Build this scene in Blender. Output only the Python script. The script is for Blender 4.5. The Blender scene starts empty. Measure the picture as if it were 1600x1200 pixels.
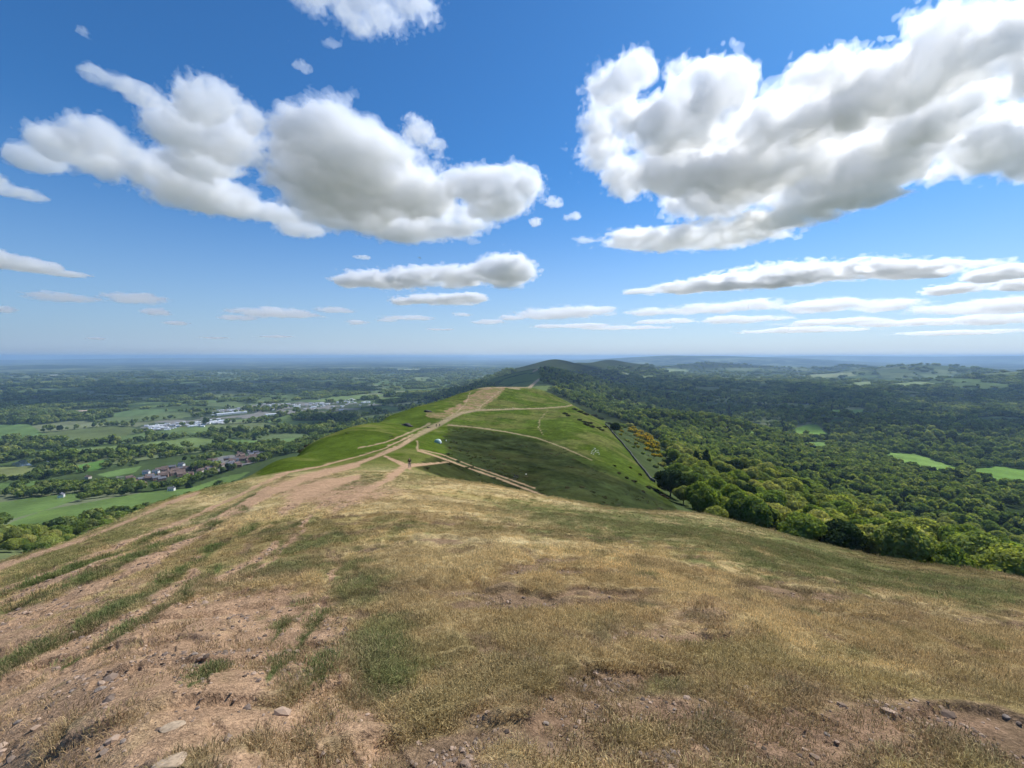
QUAL=1
import bpy, math, random, time
import numpy as np
from mathutils import Vector, Matrix
T0=time.time()
S=bpy.context.scene; C=S.collection
PI=math.pi
F_PX=671.0; PITCH=math.atan((600-556.5)/F_PX); CP,SP=math.cos(PITCH),math.sin(PITCH)
def ray(px,py):
    u=(px-800)/F_PX; v=(600-py)/F_PX
    return np.array([u, CP+SP*v, v*CP-SP])
def project(x,y,z):
    d=y*CP-z*SP; d=np.where(d<1e-3,1e-3,d)
    return 800+F_PX*x/d, 600-F_PX*(z*CP+y*SP)/d
# ---------------------------------------------------------------- noise
def _h(ix,iy,seed):
    h=(ix.astype(np.uint32)*np.uint32(374761393)+iy.astype(np.uint32)*np.uint32(668265263)+np.uint32(seed*2246822519&0xffffffff))
    h^=h>>np.uint32(13); h*=np.uint32(1274126177); h^=h>>np.uint32(16); h*=np.uint32(2246822519); h^=h>>np.uint32(15)
    return h.astype(np.float32)/np.float32(4294967295.0)
def vn(x,y,seed=0):
    xf=np.floor(x); yf=np.floor(y); fx=(x-xf).astype(np.float32); fy=(y-yf).astype(np.float32)
    ix=xf.astype(np.int64); iy=yf.astype(np.int64)
    fx=fx*fx*(3-2*fx); fy=fy*fy*(3-2*fy)
    a=_h(ix,iy,seed); b=_h(ix+1,iy,seed); c=_h(ix,iy+1,seed); d=_h(ix+1,iy+1,seed)
    return ((a+(b-a)*fx)*(1-fy)+(c+(d-c)*fx)*fy)*2-1
def fbm(x,y,scale,octv=4,seed=0,gain=.5):
    s=0; a=1; t=0; f=1/scale
    for o in range(octv):
        c,sn=math.cos(o*1.3),math.sin(o*1.3)
        s=s+a*vn((x*c-y*sn)*f+o*17.3,(x*sn+y*c)*f-o*9.1,seed+o); t+=a; a*=gain; f*=2.03
    return s/t
def sstep(a,b,x):
    t=np.clip((x-a)/(b-a),0,1); return t*t*(3-2*t)
# ---------------------------------------------------------------- landform
# (photo column, photo row, distance in metres) of ground seen there
SEEN=[(0,1200,3.8),(0,1050,6.9),(0,950,14),(0,900,27),(0,880,45),
(0,866,330),(0,800,700),
(100,857,52),(100,900,16),(100,1000,7.5),(200,1200,2.6),
(200,813,65),(200,862,20),(300,781,80),(300,834,22),(400,744,95),(400,800,24),(420,1000,5.2),
(430,722,120),(50,872,47),(50,876,27),(150,836,57),(150,850,33),(100,872,30),(200,830,37),(250,798,74),(250,813,42),(300,799,45),(350,762,90),(350,780,50),(400,757,55),(500,716,115),(530,699,130),(530,683,210),(1200,842,27),(1400,895,25),(1600,920,24),(1300,868,27),(1000,812,30),(470,730,88),(470,706,160),(500,693,182),(530,760,45),
(560,720,92),(560,671,258),(600,655,320),(600,700,118),
(640,1200,2.05),(640,1050,3.3),(640,900,6.9),(640,800,17),(640,731,72),(650,702,110),(640,668,265),(640,641,380),
(684,690,170),(683,666,250),(690,655,285),(700,622,480),(740,640,350),(740,609,555),(760,760,62),(770,790,30),
(790,640,360),(790,604.5,585),(830,605.5,575),(850,611,560),(850,622,495),(850,640,385),(850,700,210),(850,735,142),
(893,636,430),(893,650,345),(945,668,330),(945,700,230),(980,760,150),(900,760,118),
(800,1200,2.0),(800,1000,3.9),(800,850,9.5),(860,778,58),(1000,801,55),(1000,850,13),(1000,1000,4.4),
(1020,752,200),(1000,722,250),(1060,783,178),
(1200,831,50),(1200,870,16),(1200,1000,5.2),(1200,1200,2.7),(1400,878,46),(1400,920,15),(1400,1050,5.5),
(1600,906,43),(1600,950,14),(1600,1050,6.9),(1600,1200,3.8)]
# (photo column, distance, height) of ground that the photo hides or only shows under trees
HID=[(0,75,-34),(0,150,-68),(0,450,-125),(0,600,-150),(100,80,-32),(100,150,-68),(100,330,-112),
(200,95,-34),(200,170,-68),(200,330,-112),(200,600,-155),(300,115,-34),(300,180,-62),(300,330,-112),(300,600,-160),
(400,140,-40),(400,200,-62),(400,350,-112),(400,600,-165),(430,170,-45),(500,230,-54),(500,350,-100),(500,600,-165),
(560,330,-68),(560,600,-150),(600,400,-72),(600,700,-160),(640,470,-72),(640,700,-140),(700,600,-72),(700,800,-120),
(740,650,-58),(740,850,-100),(790,700,-58),(790,850,-88),(850,640,-56),(850,800,-84),
(760,80,-27),(740,100,-30),(860,75,-26),(860,95,-32.5),(850,112,-35.5),(893,600,-66),(893,800,-95),
(945,430,-66),(945,600,-92),(945,800,-118),
(1000,75,-27),(1000,100,-36),(1020,150,-48),(1020,300,-68),(1020,430,-85),(1020,600,-108),(1020,800,-125),
(1100,55,-19),(1100,75,-27),(1100,130,-46),(1100,180,-58),(1100,250,-69),(1100,350,-84),(1100,550,-113),(1100,750,-130),
(1200,75,-28),(1200,100,-38),(1200,180,-60),(1200,280,-75),(1200,340,-84),(1200,430,-110),(1200,550,-124),(1200,750,-140),
(1400,70,-27),(1400,100,-40),(1400,150,-55),(1400,220,-72),(1400,260,-80),(1400,330,-103),(1400,400,-121),(1400,600,-135),(1400,750,-157),
(1600,65,-24),(1600,100,-39),(1600,150,-55),(1600,220,-72),(1600,300,-98),(1600,400,-119),(1600,500,-128),(1600,750,-157)]
def base_near(r): 
    q=.235*r; return -(1.65+q/(1+(q/260)**3)**(1/3))
cp=[]
for px,py,r in SEEN:
    d=ray(px,py); h=math.hypot(d[0],d[1]); cp.append((math.atan2(d[0],d[1]),math.log(r),(d[2]/h*r-base_near(r))/r))
for px,r,z in HID:
    cp.append((math.atan((px-800)/F_PX),math.log(r),(z-base_near(r))/r))
for sgn in (-1,1):                       # ground to either side of and behind the viewer
    for ph,sl in ((65,.27),(85,.24),(115,.19),(150,.12),(180,.09)):
        for r in (3,12,40,90,180,350,700):
            z=-(1.65+sl*r*(1+.35*min(1,r/150))); z=max(z,-180)
            cp.append((sgn*math.radians(ph),math.log(r),(z-base_near(r))/r))
for a in range(-12,13):
    ph=a*PI/12
    cp.append((ph,math.log(.5),(-1.65-.5*.2*math.cos(ph)-base_near(.5))/.5))
cp=np.array(cp); LS=.42
def tps(d2): return np.where(d2>1e-12,.5*d2*np.log(d2+1e-20),0)
A=cp[:,:2]*[1,LS]; n=len(A)
D2=((A[:,None]-A[None])**2).sum(2)
M=np.zeros((n+3,n+3)); M[:n,:n]=tps(D2)+np.eye(n)*2e-5; M[:n,n]=1; M[:n,n+1:]=A; M[n,:n]=1; M[n+1:,:n]=A.T
sol=np.linalg.solve(M,np.concatenate([cp[:,2],[0,0,0]]))
GP,GR=720,420; PH=np.linspace(-PI,PI,GP+1); LR=np.linspace(math.log(.3),math.log(1000),GR)
grid=np.zeros((GP+1,GR),np.float32)
for i,p in enumerate(PH):
    q=np.stack([np.full(GR,p),LR*LS],1); d2=((q[:,None]-A[None])**2).sum(2)
    grid[i]=tps(d2)@sol[:n]+sol[n]+q@sol[n+1:]
def near_z(ph,r):
    u=(ph+PI)/(2*PI)*GP; v=(np.log(np.clip(r,.31,990))-LR[0])/(LR[-1]-LR[0])*(GR-1)
    i=np.clip(np.floor(u).astype(int),0,GP-1); j=np.clip(np.floor(v).astype(int),0,GR-2); fu=u-i; fv=v-j
    w=(grid[i,j]*(1-fv)+grid[i,j+1]*fv)*(1-fu)+(grid[i+1,j]*(1-fv)+grid[i+1,j+1]*fv)*fu
    q=.235*r
    return -(1.65+q/(1+(q/260)**3)**(1/3))+w*r
def at(px,r,py=None,z=None):
    """world point of a photo column (and row) at a distance"""
    d=ray(px,py if py is not None else 600); h=math.hypot(d[0],d[1])
    return (d[0]/h*r,d[1]/h*r,(d[2]/h*r) if z is None else z)
# ridges: points, slope to the left, slope to the right, rounding
RIDGES=[([(-10,560,-52),(25,800,-88),at(838,1300,606),at(845,1550,593),at(842,2200,577),at(862,2800,z=-140),at(866,3480,562.5),at(905,4000,572),at(925,4500,566.5),at(955,5000,562),at(990,5700,568),at(1040,7000,575)],.28,.24,60),
 ([at(1030,840,z=-106),at(1100,900,z=-116),at(1180,930,z=-142),at(1250,960,z=-172)],.30,.30,30),
 ([at(1290,1500,z=-166),at(1400,1450,z=-170),at(1500,1420,z=-186),at(1620,1400,z=-212)],.22,.16,60),
 ([at(905,4600,566),at(880,5200,569)],.25,.2,60),
 ([at(1040,6800,574),at(1110,7500,566),at(1180,7500,571),at(1250,7600,575)],.16,.16,60),
 ([at(1290,7800,574),at(1330,7900,570.5),at(1400,8000,575)],.16,.16,60),
 ([at(1380,6200,577),at(1430,6300,568),at(1480,6300,571),at(1545,6200,581)],.2,.17,60),
 ([at(1570,5200,590),at(1640,5000,578)],.12,.1,120),
 ([at(990,17000,559.5),at(1050,17000,555.6),at(1120,17000,556.4),at(1200,18000,558.5)],.06,.06,400),
 ([at(1150,28000,557.5),at(1300,28000,556.2),at(1450,28000,557),at(1650,26000,555.6)],.06,.06,600),
 ([at(-100,30000,563.5),at(60,30000,562.2),at(200,30000,559.8),at(330,31000,559.2),at(450,32000,559.4),at(600,36000,558.2),at(740,38000,558.2)],.05,.05,800),
 ([at(-60,14000,574),at(60,14000,570.5),at(170,14500,575)],.05,.05,300)]
PITS=[]
LAKES=[]   # (x,y,radius along, radius across, level)
def far_z(x,y,ph,r):
    left=np.interp(r,[300,700,1500,4000,60000],[-110,-165,-222,-250,-262])
    right=np.interp(r,[300,800,950,1300,2500,8000,60000],[-115,-157,-175,-190,-205,-225,-255])
    w=sstep(.02,.30,ph)*(1-sstep(2.2,3.0,ph))
    pl=left*(1-w)+right*w
    pl=pl+fbm(x,y,1500,4,5)*sstep(600,2500,r)*(6+16*w)*(1-.6*sstep(20000,50000,r))
    z=pl.copy()
    for pts,sl,sr,rnd in RIDGES:
        best=np.full(x.shape,-1e9,np.float64)
        for (x0,y0,z0),(x1,y1,z1) in zip(pts[:-1],pts[1:]):
            dx,dy=x1-x0,y1-y0; L2=dx*dx+dy*dy
            t=((x-x0)*dx+(y-y0)*dy)/L2; tc=np.clip(t,0,1)
            ex=x-x0-tc*dx; ey=y-y0-tc*dy; d=np.hypot(ex,ey)
            side=(ex*dy-ey*dx)/math.sqrt(L2)/(d+1e-3)
            sl_=sl+(sr-sl)*(side*.5+.5); ts=tc*tc*(3-2*tc)*.5+tc*.5
            best=np.maximum(best,z0+(z1-z0)*ts-sl_*(np.sqrt(d*d+rnd*rnd)-rnd))
        lim=25
        best=best+(fbm(x,y,rnd*6+150,4,31)*min(22,rnd*.22+3))*sstep(0,60,best-pl)*.8
        dlt=best-z
        z=np.where(dlt>lim,best,np.where(dlt<-lim,z,z+(dlt+lim)**2/(4*lim)))
    return z
def Z(x,y,detail=True):
    x=np.asarray(x,np.float64); y=np.asarray(y,np.float64)
    r=np.hypot(x,y)+1e-6; ph=np.arctan2(x,y)
    zn=near_z(ph,r); w=sstep(math.log(620),math.log(900),np.log(r))
    if np.any(w>0):
        zf=zn.copy(); m=r>600
        zf[m]=far_z(x[m],y[m],ph[m],r[m]) if zf.ndim else far_z(x,y,ph,r)
        z=zn*(1-w)+zf*w
    else: z=zn
    if detail:
        z=z+fbm(x,y,26,3,41)*.55*sstep(10,80,r)*(1-.3*sstep(400,900,r))
        n1=fbm(x*.8,y,2.6,4,43,.55); 
        z=z+(n1*.16)*sstep(1.0,7,r)*(1-sstep(150,500,r))
        m=r<60
        if np.any(m):
            xm,ym=x[m],y[m]; rm=r[m]
            # small terraces worn into the turf
            tz=fbm(xm*.55+ym*.35,ym*1.5-xm*.5,.9,3,47)
            z[m]=z[m]+(-sstep(.10,.24,tz)*.075+np.maximum(-tz,0)*.06+fbm(xm,ym,.22,3,49)*.022+fbm(xm,ym,.8,2,51)*.05-sstep(.12,.3,fbm(xm*1.6+ym*1.1,ym*.5-xm*.35,.55,4,167,.6))*.025)*(1-sstep(30,60,rm))*sstep(.8,2.2,rm)
            for hx,hy,hr in PITS: z[m]=z[m]-hr*.75*np.exp(-((xm-hx)**2+(ym-hy)**2)/(hr*hr*.5))
    for lx,ly,ra,rb,ang,lev in LAKES:
        c,s=math.cos(ang),math.sin(ang); dx,dy=x-lx,y-ly
        q=np.hypot((dx*c+dy*s)/(ra*1.25),(-dx*s+dy*c)/(rb*1.25)); k=1-sstep(1,1.8,q); z=z*(1-k)+(lev-.4)*k
    return z
RS=np.exp(np.linspace(math.log(1.2),math.log(60000),1500))
def ground(px,py,rmin=0):
    """first point of the land seen at a photo pixel"""
    d=ray(px,py); h=math.hypot(d[0],d[1]); sx,sy,t=d[0]/h,d[1]/h,d[2]/h
    rs=RS[RS>rmin]; zz=Z(sx*rs,sy*rs,False); k=np.nonzero(zz>=t*rs)[0]
    if len(k)==0: return None
    i=k[0]
    if i==0: r=rs[0]
    else:
        a=zz[i-1]-t*rs[i-1]; b=zz[i]-t*rs[i]; r=rs[i-1]+(rs[i]-rs[i-1])*(-a)/(b-a)
    zf=float(Z(np.array([sx*r]),np.array([sy*r]))[0])
    return (sx*r,sy*r,zf)
for px,py,ra,rb,ang in ((38,723,15,38,.9),(86,719,10,30,.9)):
    g=ground(px,py); LAKES.append((g[0],g[1],ra,rb,ang,g[2]-.3))
for px,py,w in ((853,984,9),(1032,1103,13),(1045,1112,9),(1213,1094,16),(1228,1101,12),(1445,1110,15),(1260,1004,9),(1293,1150,8),(1182,1180,9),(1290,1103,9),(1520,1115,9),(240,1010,7),(400,1160,9),(975,1104,8)):
    g=ground(px,py); PITS.append((g[0],g[1],w/F_PX*g[1]*.8))
print('landform',time.time()-T0)
# ---------------------------------------------------------------- materials
def new_mat(name):
    m=bpy.data.materials.new(name); m.use_nodes=True; nt=m.node_tree; nt.nodes.clear()
    return m,nt,(lambda t,**k:_node(nt,t,**k))
def _node(nt,t,**k):
    n=nt.nodes.new(t)
    for a,b in k.items():
        if a.startswith('_'): n.inputs[int(a[1:])].default_value=b
        else: setattr(n,a,b)
    return n
def land_material():
    m,nt,N=new_mat('land'); L=nt.links.new
    out=N('ShaderNodeOutputMaterial'); bs=N('ShaderNodeBsdfDiffuse'); L(bs.outputs[0],out.inputs[0])
    col=N('ShaderNodeAttribute',attribute_name='Col'); geo=N('ShaderNodeNewGeometry')
    att=N('ShaderNodeAttribute',attribute_name='Fine')      # weight of the fine near detail
    # several scales of mottling
    def noise(scale,det,rough=.6):
        n=N('ShaderNodeTexNoise'); n.inputs['Scale'].default_value=scale; n.inputs['Detail'].default_value=det; n.inputs['Roughness'].default_value=rough
        L(geo.outputs['Position'],n.inputs['Vector']); return n.outputs[0]
    a=noise(6,6,.75); b=noise(45,4,.7); c=noise(.16,5,.7)
    def mr(src,lo,hi,fmin=.3,fmax=.7):
        r=N('ShaderNodeMapRange'); L(src,r.inputs[0]); r.inputs[1].default_value=fmin; r.inputs[2].default_value=fmax; r.inputs[3].default_value=lo; r.inputs[4].default_value=hi; return r.outputs[0]
    def mul(x,y):
        n=N('ShaderNodeMath',operation='MULTIPLY'); L(x,n.inputs[0]); L(y,n.inputs[1]); return n.outputs[0]
    f1=mul(mr(a,.62,1.36),mr(b,.50,1.5)); 
    mx=N('ShaderNodeMix',data_type='FLOAT'); L(att.outputs['Fac'],mx.inputs[0]); L(mr(c,.80,1.2),mx.inputs[2]); L(f1,mx.inputs[3])
    vm=N('ShaderNodeVectorMath',operation='SCALE'); L(col.outputs['Color'],vm.inputs[0]); L(mx.outputs[0],vm.inputs['Scale'])
    L(vm.outputs[0],bs.inputs['Color'])
    bp=N('ShaderNodeBump'); bp.inputs['Distance'].default_value=.05; 
    h=N('ShaderNodeMath',operation='ADD'); L(a,h.inputs[0]); hb=N('ShaderNodeMath',operation='MULTIPLY',_1=.35); L(b,hb.inputs[0]); L(hb.outputs[0],h.inputs[1])
    L(h.outputs[0],bp.inputs['Height']); L(att.outputs['Fac'],bp.inputs['Strength']); L(bp.outputs[0],bs.inputs['Normal'])
    return m
LAND=land_material()
# ---------------------------------------------------------------- cover of the land (what grows or lies where)
def inpoly(px,py,P):
    r=np.zeros(px.shape,bool); n=len(P)
    for i in range(n):
        x0,y0=P[i]; x1,y1=P[(i+1)%n]
        if y0==y1: continue
        c=((y0>py)!=(y1>py))&(px<(x1-x0)*(py-y0)/(y1-y0)+x0); r^=c
    return r
def stroke(px,py,pts):
    """pts (x,y,halfwidth) -> signed closeness, >0 inside"""
    out=np.full(px.shape,-9.,np.float32)
    for (x0,y0,w0),(x1,y1,w1) in zip(pts[:-1],pts[1:]):
        dx,dy=x1-x0,y1-y0; t=np.clip(((px-x0)*dx+(py-y0)*dy)/(dx*dx+dy*dy),0,1)
        d=np.hypot(px-x0-t*dx,(py-y0-t*dy)); w=w0+(w1-w0)*t
        out=np.maximum(out,1-d/w)
    return out
STRAW=np.array((.50,.365,.170)); DIRT=np.array((.385,.245,.145)); GRASS=np.array((.075,.105,.032)); LUSH=np.array((.068,.098,.014))
OLIVE=np.array((.145,.135,.045)); HEATH=np.array((.055,.058,.026)); SOIL=np.array((.13,.082,.055)); TRACK=np.array((.34,.255,.155)); BRACKEN=np.array((.17,.10,.05))
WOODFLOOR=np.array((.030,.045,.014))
TRACKS=[[(-40, 905, 5), (0, 888, 4), (70, 864, 4), (140, 839, 3.5), (210, 810, 3), (262, 787, 2.6), (312, 770, 2)],
 [(-40, 940, 6), (0, 925, 6), (75, 896, 5), (140, 871, 4.5), (220, 840, 4), (270, 821, 3.5), (330, 795, 3.5), (400, 760, 3), (450, 738, 3)],
 [(-40, 962, 6), (0, 947, 5), (80, 914, 5), (160, 880, 4.5), (230, 851, 4), (300, 825, 5), (370, 790, 5), (420, 762, 4)],
 [(-60, 1010, 20), (0, 982, 18), (80, 947, 15), (170, 907, 12), (260, 866, 10), (330, 822, 9), (400, 781, 9), (470, 748, 8), (560, 727, 3.84)],
 [(-60, 1090, 12), (0, 1060, 14), (60, 1030, 13), (150, 990, 12), (210, 955, 10), (260, 925, 8), (305, 893, 7)],
 [(345, 908, 9), (400, 872, 9), (432, 850, 7)],
 [(440, 800, 10), (470, 775, 12), (500, 760, 10.92), (560, 745, 5.12)],
 [(470, 746, 6), (560, 724, 3.2), (600, 708, 3.2), (625, 697, 3.84), (652, 680, 4.48), (684, 664, 4.8), (706, 652, 3.84), (722, 645, 2.88), (745, 641, 2.05), (800, 639.2, 1.41), (850, 637.8, 1.15), (885, 635, 1.15), (893, 633, 1.28)],
 [(430, 742, 2), (500, 729, 1.4), (560, 713, 1.02), (600, 701, 1.02), (645, 679, 1.92)],
 [(560, 700, 0.96), (600, 692, 0.96), (640, 676, 1.28), (672, 662, 1.92)],
 [(652, 690, 1.92), (653, 704, 1.92), (680, 712, 1.53), (740, 734, 1.41), (780, 748, 1.53), (830, 767, 1.66), (856, 777, 1.79)],
 [(658, 703, 0.96), (690, 710, 0.96), (740, 729, 1.02), (780, 743, 1.15), (836, 763, 1.15)],
 [(700, 664, 1.28), (740, 667.5, 0.96), (790, 674.5, 0.96), (840, 684.5, 0.96), (880, 699, 0.96), (925, 719, 0.77)],
 [(856, 641, 0.45), (850, 648, 0.51), (843, 657, 0.57), (842, 668, 0.57), (848, 679, 0.45)],
 [(693, 656, 1.28), (712, 645, 0.96), (727, 632, 0.89), (732, 620, 0.83), (735, 612, 0.64)],
 [(748, 641, 1.02), (752, 634, 0.96), (768, 622, 0.83), (785, 608, 0.77)],
 [(746, 635, 0.51), (750, 641, 0.51)],
 [(745, 607, 1.02), (790, 605, 1.02), (830, 606, 0.89)],
 [(796, 606, 1.6), (812, 608, 1.28)],
 [(640, 731, 3.84), (622, 722, 3.2), (600, 712, 1.92)],
 [(610, 745, 8.95), (636, 728, 3.84), (700, 722, 0.96)],
 [(150, 1110, 4), (240, 1030, 5), (330, 960, 5), (410, 890, 4), (470, 830, 4), (500, 785, 5)],
 [(370, 1120, 7), (440, 1020, 8), (500, 950, 7), (530, 880, 5)],
 [(455, 1130, 6), (510, 1040, 7), (535, 960, 5)],
 [(0, 1120, 7), (110, 1060, 7), (210, 1000, 6), (300, 935, 5)],
 [(520, 800, 4), (575, 765, 5), (620, 742, 4)]]
GREENS=[[(-40, 950, 3.0), (0, 936, 3.0), (80, 905, 3.0), (160, 876, 3.0), (250, 836, 3.0), (335, 806, 2.2), (400, 772, 1.5)], [(-40, 978, 5.2), (0, 960, 5.2), (90, 926, 5.2), (170, 894, 5.2), (260, 852, 4.5), (310, 832, 3.8), (385, 795, 3.0)], [(-40, 1072, 6.0), (0, 1052, 6.8), (60, 1018, 8.2), (150, 970, 9.8), (230, 928, 8.2), (300, 882, 7.5), (350, 852, 6.0), (400, 825, 4.5)], [(100, 1045, 3.8), (170, 1003, 3.8), (220, 968, 4.5), (290, 922, 4.5), (345, 885, 4.5)], [(420, 1064, 5.2), (450, 1022, 6.0), (480, 985, 5.2), (505, 955, 4.5)], [(405, 1014, 2.2), (440, 980, 3.8), (472, 950, 4.5)], [(485, 1070, 6.0), (517, 1032, 6.0)], [(300, 1075, 3.0), (330, 1050, 6.8), (350, 1040, 3.8)]]
BLOBS=[(560,890,60,42,1.0),(600,1025,60,60,1.15),(590,1080,45,30,.8),(350,905,70,45,.55),(440,865,60,45,.7),(510,825,70,28,.45),(560,750,110,16,.8),(640,820,30,18,.5),(540,940,50,30,.4),
 (850,800,120,22,.8),(960,820,130,26,.9),(1080,830,120,26,.9),(1200,860,120,30,.9),(1330,885,130,32,1.0),(1450,905,130,36,1.0),(1590,935,120,34,.9),(1150,1130,90,28,.4),(890,1090,40,40,.4),(1000,1075,100,16,.5),(1180,1080,60,22,.5),(1320,1020,90,25,.3),(100,880,90,16,1.5),(200,838,70,15,1.5),(290,800,60,13,1.5),(370,765,55,12,1.4),(30,905,60,14,1.3),(440,742,30,8,1.0),(60,862,80,12,1.2),(180,812,80,12,1.2)]
DBLOBS=[(300,1100,330,150,1.0),(100,1120,220,120,.8),(480,760,90,22,.9),(430,960,90,80,.6),(520,1120,60,100,.5),(180,1000,200,60,.6),(330,980,120,70,.6),(420,1080,120,80,.5),(520,780,60,30,.6),(600,770,60,22,.5),(820,1120,100,60,.8),(1200,1140,150,50,.8),(1130,960,160,50,.5),(1400,1130,120,50,.75),(1000,1110,120,32,.75),(1080,1190,300,25,.8),(1520,1140,80,40,.6),(900,930,120,14,.5),(1010,1000,120,14,.5),(1250,1060,120,18,.55),(700,1190,100,25,.6)]
HOLD=dict(lush=[(716,640),(760,606),(830,607),(893,632),(945,665),(1020,750),(1060,790),(990,760),(925,722),(880,701),(840,687),(790,677),(740,670),(712,664),(730,648)])
WALL_PX=[(946,664),(958,678),(972,693),(985,708),(998,725),(1010,740),(1018,751),(1030,757)]
FIELDS=[([(-20,788),(50,778),(115,770),(150,772),(60,800),(-20,822)],(.12,.18,.05)),([(-20,664),(45,663),(78,684),(-20,694)],(.11,.17,.055)),([(-20,697),(20,700),(6,704),(-20,705)],(.10,.15,.05)),
 ([(25,707),(120,701),(230,692),(300,684),(345,687),(300,697),(220,705),(150,712),(60,713)],(.15,.20,.065)),
 ([(98,694),(200,680),(312,664),(330,668),(322,673),(210,690),(120,697)],(.11,.155,.055)),
 ([(-20,731),(85,727),(60,736),(20,748),(-20,750)],(.17,.19,.07)),
 ([(118,728),(172,717),(170,722),(152,735),(120,738)],(.10,.19,.04)),([(150,742),(190,733),(222,728),(212,738),(170,746)],(.13,.2,.06)),
 ([(-20,838),(20,815),(70,797),(150,783),(232,768),(300,762),(350,745),(392,737),(330,772),(250,800),(150,815),(60,835)],(.12,.18,.05)),
 ([(60,800),(110,793),(100,810),(40,815)],(.13,.19,.05)),
 ([(172,646),(215,639),(276,640),(240,648),(180,652)],(.10,.15,.06)),
 ([(355,655),(382,650),(400,646),(420,650),(395,657),(360,660)],(.16,.21,.08)),
 ([(280,672),(330,667),(350,670),(310,678)],(.13,.18,.06)),([(430,688),(470,683),(480,688),(440,694)],(.12,.18,.06)),
 ([(322,690),(360,688),(330,700),(295,708),(285,706)],(.14,.19,.07)),([(345,685),(420,690),(400,698),(350,697)],(.13,.2,.06)),
 ([(480,628),(520,620),(560,617),(610,616),(580,622),(520,627)],(.14,.19,.07)),([(560,628),(620,620),(640,622),(600,628)],(.13,.19,.06)),
 ([(545,690),(556,680),(570,676)],(.12,.2,.06)),([(-20,757),(60,750),(70,756),(10,765),(-20,765)],(.11,.17,.05)),
 ([(1238,670),(1262,663),(1278,664),(1300,688),(1262,682),(1245,676)],(.16,.26,.05)),([(1248,692),(1288,690),(1296,700),(1282,708),(1262,700)],(.14,.22,.06)),
 ([(1512,734),(1560,729),(1620,736),(1620,768),(1560,758),(1525,748)],(.15,.25,.05)),([(1380,706),(1430,709),(1492,730),(1500,744),(1460,742),(1400,727)],(.17,.26,.06)),([(1300,640),(1352,640),(1350,650),(1290,652)],(.16,.24,.06)),([(1130,664),(1160,668),(1190,680),(1150,674)],(.15,.22,.06)),([(1330,690),(1380,692),(1400,700),(1350,700)],(.15,.22,.06)),
 ([(1550,790),(1620,796),(1620,822),(1575,812)],(.15,.24,.05)),([(1285,656),(1320,655),(1330,660),(1295,662)],(.12,.18,.06)),
 ([(1480,655),(1560,650),(1620,655),(1560,662)],(.10,.14,.06)),
 ([(965,583),(978,582),(990,588),(975,588)],(.30,.33,.16)),([(1085,604),(1125,605),(1185,612),(1130,614),(1090,612)],(.16,.18,.08)),
 ([(1035,577),(1070,577),(1080,581),(1040,581)],(.22,.26,.12)),([(1255,586),(1330,582),(1340,587),(1270,591)],(.24,.26,.13)),([(1390,600),(1440,596),(1470,601),(1410,605)],(.2,.24,.11)),
 ([(1330,598),(1360,596),(1370,600),(1340,603)],(.2,.24,.11)),([(115,642),(150,640),(178,642),(140,644)],(.40,.30,.24)),([(-20,652),(40,652),(20,656),(-20,657)],(.30,.30,.22)),
 ([(75,586),(92,586),(90,587.5),(74,587.5)],(.6,.6,.5)),([(620,576),(660,576),(650,579),(620,579)],(.3,.33,.2))]
TOWN=[[(205,668),(240,660),(300,652),(345,640),(400,632),(470,628),(560,630),(600,632),(560,640),(470,646),(420,648),(350,660),(300,664),(230,674)],
      [(180,745),(230,742),(300,727),(350,712),(410,705),(420,712),(400,722),(350,735),(290,745),(200,757)]]
def voronoi(x,y,cell,seed):
    gx=np.floor(x/cell).astype(np.int64); gy=np.floor(y/cell).astype(np.int64)
    d1=np.full(x.shape,1e18); d2=d1.copy(); idv=np.zeros(x.shape,np.float32)
    for i in (-1,0,1):
        for j in (-1,0,1):
            a=gx+i; b=gy+j; sx=(a+.12+.76*_h(a,b,seed))*cell; sy=(b+.12+.76*_h(a,b,seed+1))*cell
            d=np.hypot(x-sx,y-sy); c=d<d1
            d2=np.where(c,d1,np.minimum(d2,d)); idv=np.where(c,_h(a,b,seed+2),idv); d1=np.where(c,d,d1)
    return idv,(d2-d1)*.5
def farmland(x,y):
    """-> kind id 0..1, metres to the nearest hedge"""
    wx=x+fbm(x,y,700,2,71)*90; wy=y+fbm(x,y,700,2,75)*90
    c,s=math.cos(.5),math.sin(.5)
    u=(wx*c-wy*s); v=(wx*s+wy*c)*1.45
    return voronoi(u,v,300,61)
def woodiness(x,y): return fbm(x,y,900,3,81)
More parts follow.
